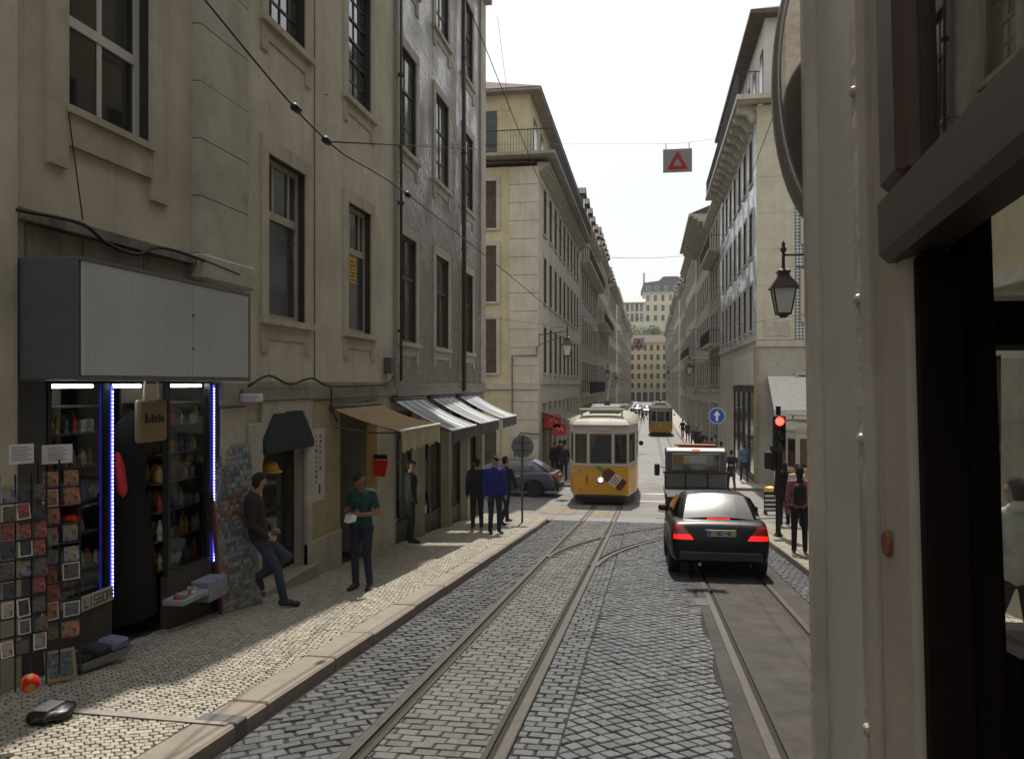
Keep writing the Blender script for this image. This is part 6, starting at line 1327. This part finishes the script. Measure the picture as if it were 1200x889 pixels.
p = atY(665, 410, 34.6); lantern('iron lantern on the yellow corner house over the parked car', p[:], (-5.0-p.x, 2.6), .85)
p = atY(808, 434, 58); lantern('iron lantern above the far crowd on the dark stone house', p[:], (XR-p.x, 0), .9)
cable('wall_cable', [(XL+.012, YX(368, XL), 13.2), (XL+.012, YX(368, XL), 2.05)], .008, 'thin straight cable running down between the two tall windows', mat('cable_grey', (.16,.15,.12), .8))
for px, py, Y, sd_, lab in ((712, 440, 72, -1, 'lantern on the grey dormer house'), (783, 440, 92, 1, 'small lantern over the second tram'), (722, 446, 100, -1, 'lantern on the buff house down the row')):
    p = atY(px, py, Y); lantern(lab, p[:], ((-5.0 if sd_ < 0 else XR+.1)-p.x, 0), .9)

# traffic light
p = gp(912, 628, PH); t = thing('traffic_light', 'pole traffic light showing red at the kerb', 'traffic light', p[:]); b = MB(); b.lathe([(.11,0),(.11,.03),(.075,.06),(.06,.10),(.055,3.0)], n=14); b.build('pole', iron, t, smooth=False)
b = MB(); b.chbox(-.14, .14, -.22, -.05, 1.98, 2.80, .03); hd_ = b.build('signal_head', mat('signal_black', (.018,.019,.02), .6), t)
for k, (z, m_) in enumerate(((2.66, mat('signal_red_lit', (.8,.05,.03), .4, emit=(1,.05,.03), estr=6)), (2.40, mat('signal_amber_off', (.05,.035,.01), .3)), (2.14, mat('signal_green_off', (.01,.04,.03), .3)))):
    b = MB(); b.lathe([(.095,-.225),(.08,-.24),(.02,-.25)], (0,0,z), 18, axis='y'); b.v = [(x, y, zz) for x, y, zz in b.v]; b.build('lens', m_, hd_, smooth=True)
    b = MB(); n = 14; vs = []
    for j in range(n+1):
        a = R(-20+220*j/n); vs += [(.11*math.cos(a), -.22, z+.11*math.sin(a)), (.115*math.cos(a), -.38+.06*abs(j/n-.5), z+.115*math.sin(a))]
    b.add(vs, [(2*j, 2*j+1, 2*j+3, 2*j+2) for j in range(n)]); b.build('visor', MATS['signal_black'], hd_, fix=False)
b = MB(); b.chbox(-.16, .10, .06, .22, 1.5, 2.1, .03); b.build('pedestrian_signal', MATS['signal_black'], t); b = MB(); b.chbox(-.3, -.14, -.08, .12, 1.55, 1.95, .02); b.build('rear_signal', MATS['signal_black'], t)
# blue one-way sign
p = byY(840, 37.4); t = thing('road_sign', 'round blue sign with white upward arrow on a post', 'road sign', p); zc = atY(840, 487, 37.4).z-p[2]
b = MB(); b.lathe([(.035,0),(.035,zc+.4)], n=10); b.build('post', lead, t); b = MB(); b.lathe([(.36,-.055),(.36,-.035)], (0,0,zc), 28, axis='y'); b.build('disc', mat('sign_blue', (.015,.08,.42), .45), t)
b = MB(); b.add([(-.05,-.06,zc-.24),(.05,-.06,zc-.24),(.05,-.06,zc+.02),(.15,-.06,zc+.02),(0,-.06,zc+.24),(-.15,-.06,zc+.02),(-.05,-.06,zc+.02)], [(0,1,2,6),(5,6,2,3,4)]); b.build('arrow', mat('sign_white_print', (.75,.75,.75), .5), t, fix=False)
b = MB(); vs = [(r_*math.cos(2*math.pi*k/28), -.0575, zc+r_*math.sin(2*math.pi*k/28)) for r_ in (.36,.335) for k in range(28)]; b.add(vs, [(k,(k+1)%28,28+(k+1)%28,28+k) for k in range(28)]); b.build('rim', MATS['sign_white_print'], t, fix=False)
# grey back of a round sign at the pavement corner
p = gp(612, 612, PH); t = thing('road_sign', 'grey back of a round road sign on a thin post', 'road sign', p[:]); zc = atY(611, 523, p.y).z-p.z; b = MB(); b.lathe([(.028,0),(.028,zc+.28)], n=10); b.build('post', lead, t)
b = MB(); b.lathe([(.30,.045),(.30,.06)], (0,0,zc), 26, axis='y'); b.build('disc', mat('sign_back_grey', (.20,.20,.20), .5, metal=.5, var=.1), t); b = MB()
for z in (-.1, .1): b.chbox(-.2, .2, .03, .046, zc+z-.02, zc+z+.02, .004)
b.build('clamp', lead, t)
# warning panels hung over the road on span wires
def hang(px0, py0, px1, py1, Y, label):
    a, c = atY(px0, py0, Y), atY(px1, py1, Y); w_, h = c.x-a.x, a.z-c.z; t = thing('hanging_sign', label, 'road sign', ((a.x+c.x)/2, Y, c.z)); b = MB(); b.chbox(-w_/2, w_/2, 0, .03, 0, h, .008); b.build('panel', mat('panel_grey_white', (.42,.40,.40), .6, var=.05), t)
    b = MB(); b.add([(-w_*.36,-.006,h*.12),(w_*.36,-.006,h*.12),(0,-.006,h*.92),(-w_*.15,-.006,h*.27),(w_*.15,-.006,h*.27),(0,-.006,h*.62)], [(0,1,4,3),(1,2,5,4),(2,0,3,5)]); b.build('triangle', mat('sign_red', (.50,.03,.05), .5), t, fix=False)
    b = MB()
    for s_ in (-1, 1): b.tube([(s_*w_*.4, .015, h-.01), (s_*w_*.4, .015, h+.12)], .008, 5)
    b.build('hanger', iron, t); return a.z+.1
zz = hang(777, 175, 811, 201, 17, 'white panel with red triangle hung high over the road'); hang(742, 396, 755, 409, 62, 'small white panel with red triangle hung far down the street')
m_wire = mat('wire_dark', (.04,.04,.042), .5, metal=.4)
def wire(pts, r=.006, label='thin overhead span wire crossing the street', group='overhead wires', sag=0): return cable('overhead_wire', pts, r, label, m_wire, 'wire', group, sag)
wire([(XL, 17, zz+.25), (0.58, 17, zz), (4.3, 17, zz+.3)], .0025, 'span wire that holds the hanging triangle panel', None)
W1 = [onX(x, y, -3.0) for x, y in ((200,-50),(240,0),(383,165),(478,228),(600,325))]
wire([v[:] for v in W1]+[(-3.0, 33, 4.2)], .009, 'long overhead wire running beside the cream house windows', None)
for x, y in ((347,127),(383,165),(478,228)):
    v = onX(x, y, -3.0); b = MB(); b.lathe([(.012,-.08),(.035,-.05),(.035,.05),(.012,.08)], n=8, axis='y'); tag(b.build('insulator', iron, None, True, True, v[:]), 'small black insulator on the long overhead wire', 'insulator', 'insulators on the long wire')
wire([onX(381,111,XL)[:], atY(597,131,36.5)[:]], .008, 'wire anchored in the cream house wall above its window', None); wire([onX(383,166,-3.0)[:], atY(590,176,36.5)[:]], .008, 'wire branching off the long wire towards the corner balcony', None); wire([atY(597,131,36.5)[:], (atY(583,20,30))[:]], .008, 'steep wire rising from the corner house to the tiled eaves', None)
for (a, c) in (((570,235),(632,245)), ((570,320),(660,300)), ((572,352),(700,372)), ((620,385),(760,372)), ((690,300),(800,300)), ((800,410),(915,395)), ((780,395),(920,350)), ((830,338),(900,326))):
    wire([atY(*a, 40)[:], atY(*c, 52)[:]], .012, sag=.12)
for X in (-1.44, 1.31):
    wire([(X, y, zg(y)+5.6) for y in (-6, 10, 24, 36, 60, 90, 130, 230)], .004, 'tram contact wire running above its track', 'contact wires')
for Y in (24.5, 44, 64, 88, 118): wire([(XL, Y, zg(Y)+6.1), (-1.44, Y, zg(Y)+5.65), (1.31, Y, zg(Y)+5.65), (XR, Y, zg(Y)+6.1)], .008)
# cafe signs and awnings beyond
t = thing('cafe_awning', 'dark cafe canopy on the yellow corner house street side', 'awning', (-5.0, 41, zg(41)+3.0)); b = MB(); b.add([(0,-3,.35),(0,3,.35),(1.5,3,-.1),(1.5,-3,-.1),(0,-3,.31),(0,3,.31),(1.5,3,-.14),(1.5,-3,-.14)], [(0,3,2,1),(4,5,6,7),(0,1,5,4),(1,2,6,5),(2,3,7,6),(3,0,4,7)]); b.build('fabric', mat('canopy_grey', (.16,.15,.13), .8, var=.2), t)
b = MB(); b.box(1.49, 1.51, -3, 3, -.36, -.14); b.build('valance', MATS['canopy_grey'], t)
for px, py, s_, lab in ((648, 493, .42, 'round-cornered red cafe sign under the canopy'), (656, 503, .34, 'smaller red cafe sign below the first one')):
    p = atY(px, py, 38.2); t = thing('cafe_sign', lab, 'sign', p[:]); b = MB(); b.chbox(-s_, s_*.9, 0, .06, -s_*.8, s_*.8, .05); b.build('board', mat('sign_red_bright', (.60,.03,.03), .5, var=.08), t); b = MB(); b.tube([(-s_*.4,-.006,s_*.3),(-s_*.1,-.006,-.1*s_),(s_*.1,-.006,s_*.35),(s_*.45,-.006,-s_*.2)], .03, 6); b.build('motif', m_white, t)
    b = MB(); b.tube([(-s_,.03,0),(-5.0-p.x,.03,0)], .02, 6); b.build('bracket', iron, t)
t = thing('shop_awning', 'white fabric awning over the side street tram', 'awning', (6.6, 38, zg(38)+4.6)); b = MB(); b.add([(-1.3,-.0,.4),(3.5,-.0,.4),(3.5,-1.9,-1.1),(-1.3,-1.9,-1.1),(-1.3,-.0,.36),(3.5,-.0,.36),(3.5,-1.9,-1.14),(-1.3,-1.9,-1.14)], [(0,1,2,3),(7,6,5,4),(0,4,5,1),(1,5,6,2),(2,6,7,3),(3,7,4,0)]); b.build('fabric', mat('awning_white', (.55,.54,.50), .8, var=.08), t); b = MB(); b.box(-1.3, 3.5, -1.92, -1.90, -1.5, -1.1); b.build('valance', mat('awning_white', (.5,.5,.5)), t)
# striped barrier board and yellow object near the crossing
p = byY(906, 27.5, 0); t = thing('barrier_board', 'small black and white striped barrier board on the ground', 'barrier', p, R(10)); b = MB(); b.chbox(-.3, .3, -.02, .02, .1, .75, .01); b.build('board', iron, t)
for k in range(4): b = MB(); b.add([(-.28,-.024,.16+k*.14),(.28,-.024,.16+k*.14),(.28,-.024,.22+k*.14),(-.28,-.024,.22+k*.14)], [(0,1,2,3)]); b.build('stripe', m_white, t, fix=False)
for s_ in (-1, 1): b = MB(); b.box(s_*.25-.02, s_*.25+.02, -.15, .15, 0, .1); b.build('foot', iron, t)
p = byY(903, 29.5, 0); t = thing('litter_bin', 'small yellow bin standing near the crossing', 'bin', p); b = MB(); b.lathe([(.16,0),(.19,.05),(.21,.6),(.23,.62),(.20,.75),(.05,.8)], n=14); b.build('bin', mat('bin_yellow', (.6,.38,.03), .5), t); b = MB(); b.lathe([(.215,.3),(.22,.31),(.22,.36),(.215,.37)], n=14); b.build('band', iron, t)
# hard hat-like yellow cap inside the door
t = thing('yellow_cap', 'yellow cap on a hook beside the green-hooded door', 'hat', onX(315, 552, XL-.12)[:]); b = MB(); b.lathe([(.14,0),(.13,.06),(.10,.11),(.04,.14)], n=16); b.build('crown', mat('cap_yellow', (.55,.30,.02), .6), t, smooth=True); b = MB(); b.lathe([(.14,-.005),(.18,-.012),(.18,0),(.14,.01)], n=16); b.build('brim', mat('cap_yellow', (.5,.3,.02)), t)

# ------------------------------------------------------------------ the tram the picture is taken from: window post, raised sash, cab
OT = thing('tram', 'tram body framing the view, pale riveted post and brown raised window sash', 'tram', (1.31, .9-.168, zg(.9)), rot=(-math.atan(SL), 0, 0))
sx_ = .17-1.31         # left side plane in the tram's own frame; y measured back from the nose (y=0) so view-space Y = y + .9
def OB(name, x0, x1, y0, y1, z0, z1, m, ch=.006):
    b = MB(); b.chbox(sx_+x0, sx_+x1, y0-.9, y1-.9, z0, z1, ch); return b.build(name, m, OT)
m_post = mat('post_paint_cream', (.50,.455,.39), .5, var=.12, scale=9, bump=.2, bscale=60, dirt=.75, dirtc=(.22,.165,.115), streak=.5)
m_pan = mat('post_paint_grey', (.64,.645,.61), .42, var=.05, scale=8, bump=.12, bscale=30, dirt=.5, dirtc=(.36,.31,.25), streak=.3)
m_sash = mat('sash_varnished_wood', (.085,.052,.040), .5, var=.35, scale=6, stretch=(1, .15, 1))
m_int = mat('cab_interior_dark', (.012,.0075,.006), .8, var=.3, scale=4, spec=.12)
OB('corner_panel', .004, .03, .675, .855, .5, 2.95, m_pan, .003)
OB('corner_trim', -.008, .035, .856, .885, .5, 2.95, m_post, .006); OB('panel_trim', -.006, .03, .655, .682, .5, 2.95, m_post, .005)
OB('window_pillar', .0, .03, .562, .654, .5, 2.95, m_post, .012)
for z in (1.62, 1.80, 2.02, 2.13, 2.30, 2.47, 2.64): MB().lathe([(.0048,0),(.0042,-.0022),(.0016,-.0032)], (sx_-.006, .668-.9, z), 10, axis='x').build('rivet', m_post, OT)
b = MB(); b.lathe([(.010,0),(.009,-.002)], (sx_-.0015, .62-.9, 1.945), 10, axis='x'); b.build('rust_spot', mat('rust_orange', (.25,.09,.03), .9), OT)
# raised sash: bottom rail, front stile, pane
OB('sash_rail', -.012, .024, -.75, .592, 2.14, 2.188, m_sash, .006); st_ = OB('sash_stile', -.010, .022, .545, .592, 2.189, 2.90, m_sash, .006); OB('sash_stile', -.016, .026, -.75, -.70, 2.189, 2.90, m_sash, .006)
OB('sash_pane', .004, .008, -.70, .545, 2.188, 2.90, glass('sash_glass', (.55,.57,.56), 2.5, rough=.015, ex=1.6), .001)
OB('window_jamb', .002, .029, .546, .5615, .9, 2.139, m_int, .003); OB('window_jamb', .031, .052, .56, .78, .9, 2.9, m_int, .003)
# body shell behind and around the camera side
OB('side_panel', .0, .04, -7.2, .555, .38, 1.30, m_yel, .01); OB('window_sill', -.02, .06, -7.2, .555, 1.30, 1.35, m_sash, .008); OB('cantrail', .0, .05, -7.2, .885, 2.95, 3.12, m_twh, .01)
for y_ in (-.82, -2.2, -3.6, -5.0, -6.4): OB('window_pillar', .0, .05, y_-.05, y_+.05, 1.351, 2.949, m_post, .01)
OB('side_panel', 2.24, 2.28, -7.2, -.6, .38, 1.30, m_yel, .01); OB('cantrail', 2.23, 2.28, -7.2, .885, 2.95, 3.12, m_twh, .01)
for y_ in (-.6, -2.0, -3.4, -4.8, -6.2): OB('window_pillar', 2.23, 2.28, y_-.05, y_+.05, 1.301, 2.949, m_post, .01)
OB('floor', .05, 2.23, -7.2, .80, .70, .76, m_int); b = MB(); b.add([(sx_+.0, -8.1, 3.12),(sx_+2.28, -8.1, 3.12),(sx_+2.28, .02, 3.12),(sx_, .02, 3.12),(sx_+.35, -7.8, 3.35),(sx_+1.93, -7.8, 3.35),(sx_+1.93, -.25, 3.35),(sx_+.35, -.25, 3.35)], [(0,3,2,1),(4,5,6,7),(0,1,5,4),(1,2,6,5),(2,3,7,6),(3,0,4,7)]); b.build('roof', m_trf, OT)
OB('rear_wall', .0, 2.28, -7.25, -7.201, .38, 3.1, m_twh)
# front wall: dark inner posts, dash, transom, window openings
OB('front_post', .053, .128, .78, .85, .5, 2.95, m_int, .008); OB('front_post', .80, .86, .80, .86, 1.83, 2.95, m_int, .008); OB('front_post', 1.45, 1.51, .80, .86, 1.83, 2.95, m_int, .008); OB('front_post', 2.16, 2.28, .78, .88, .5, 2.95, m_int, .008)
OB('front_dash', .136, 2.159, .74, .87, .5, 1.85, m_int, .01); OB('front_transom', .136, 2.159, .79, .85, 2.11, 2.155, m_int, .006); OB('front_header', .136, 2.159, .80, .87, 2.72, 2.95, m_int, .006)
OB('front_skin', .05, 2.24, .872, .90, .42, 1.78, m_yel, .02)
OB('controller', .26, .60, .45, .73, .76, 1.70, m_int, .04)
OB('front_pane', .14, 2.155, .822, .826, 1.86, 2.10, glass('cab_glass', (.82,.84,.82), 1.4), .001)
# oval mirror on the outside of the corner
b = MB(); n = 40; a_, c_ = .060, .172; cx0, cz0, yy0 = sx_+.035, 2.44, .955-.9
prof = [(1.0,.022),(1.03,.0),(1.0,-.012),(.90,-.016)]; vs = []
for s_, dy in prof+[(.90,-.006)]: vs += [(cx0+a_*s_*math.cos(2*math.pi*k/n), yy0+dy, cz0+c_*s_*math.sin(2*math.pi*k/n)) for k in range(n)]
b.add(vs, [(i*n+j, i*n+(j+1)%n, (i+1)*n+(j+1)%n, (i+1)*n+j) for i in range(len(prof)) for j in range(n)]); mm_ = b.build('mirror_rim', mat('mirror_rim_metal', (.30,.29,.27), .4, metal=.5, var=.1), OT, smooth=True)
b = MB(); b.add([(cx0+a_*.9*math.cos(2*math.pi*k/n), yy0-.008, cz0+c_*.9*math.sin(2*math.pi*k/n)) for k in range(n)], [tuple(range(n))]); b.build('mirror_glass', mat('mirror_silver', (.55,.55,.55), .08, metal=1), OT, fix=False)
b = MB(); vs = []
for s_, dy in ((1.0,.022),(.8,.06),(.4,.08)): vs += [(cx0+a_*s_*math.cos(2*math.pi*k/n), yy0+dy, cz0+c_*s_*math.sin(2*math.pi*k/n)) for k in range(n)]
b.add(vs, [(i*n+j, i*n+(j+1)%n, (i+1)*n+(j+1)%n, (i+1)*n+j) for i in range(2) for j in range(n)]+[tuple(2*n+j for j in range(n))]); b.build('mirror_back', MATS['mirror_rim_metal'], OT, smooth=True)
b = MB(); b.tube([(cx0, yy0+.07, cz0), (sx_+.05, .89-.9, cz0-.1)], .012, 8); b.build('mirror_arm', iron, OT)

letters('LISBOA', pl_, 'lettering', iron, .075, .042, .011, lambda u, v: (.021, .035+u, .028+v))

# ------------------------------------------------------------------ thin haze over the whole place
b = MB(); b.box(-905, 905, -205, 1505, -6.5, 60); hz = stuff(b.build('haze', None)); hm = bpy.data.materials.new('haze_air'); hm.use_nodes = True; ht = hm.node_tree; ht.nodes.clear()
pv = ht.nodes.new('ShaderNodeVolumePrincipled'); pv.inputs['Color'].default_value = (.92,.95,1,1); pv.inputs['Density'].default_value = .00022; pv.inputs['Anisotropy'].default_value = .3
ho = ht.nodes.new('ShaderNodeOutputMaterial'); ht.links.new(pv.outputs[0], ho.inputs['Volume']); hz.data.materials.clear(); hz.data.materials.append(hm)
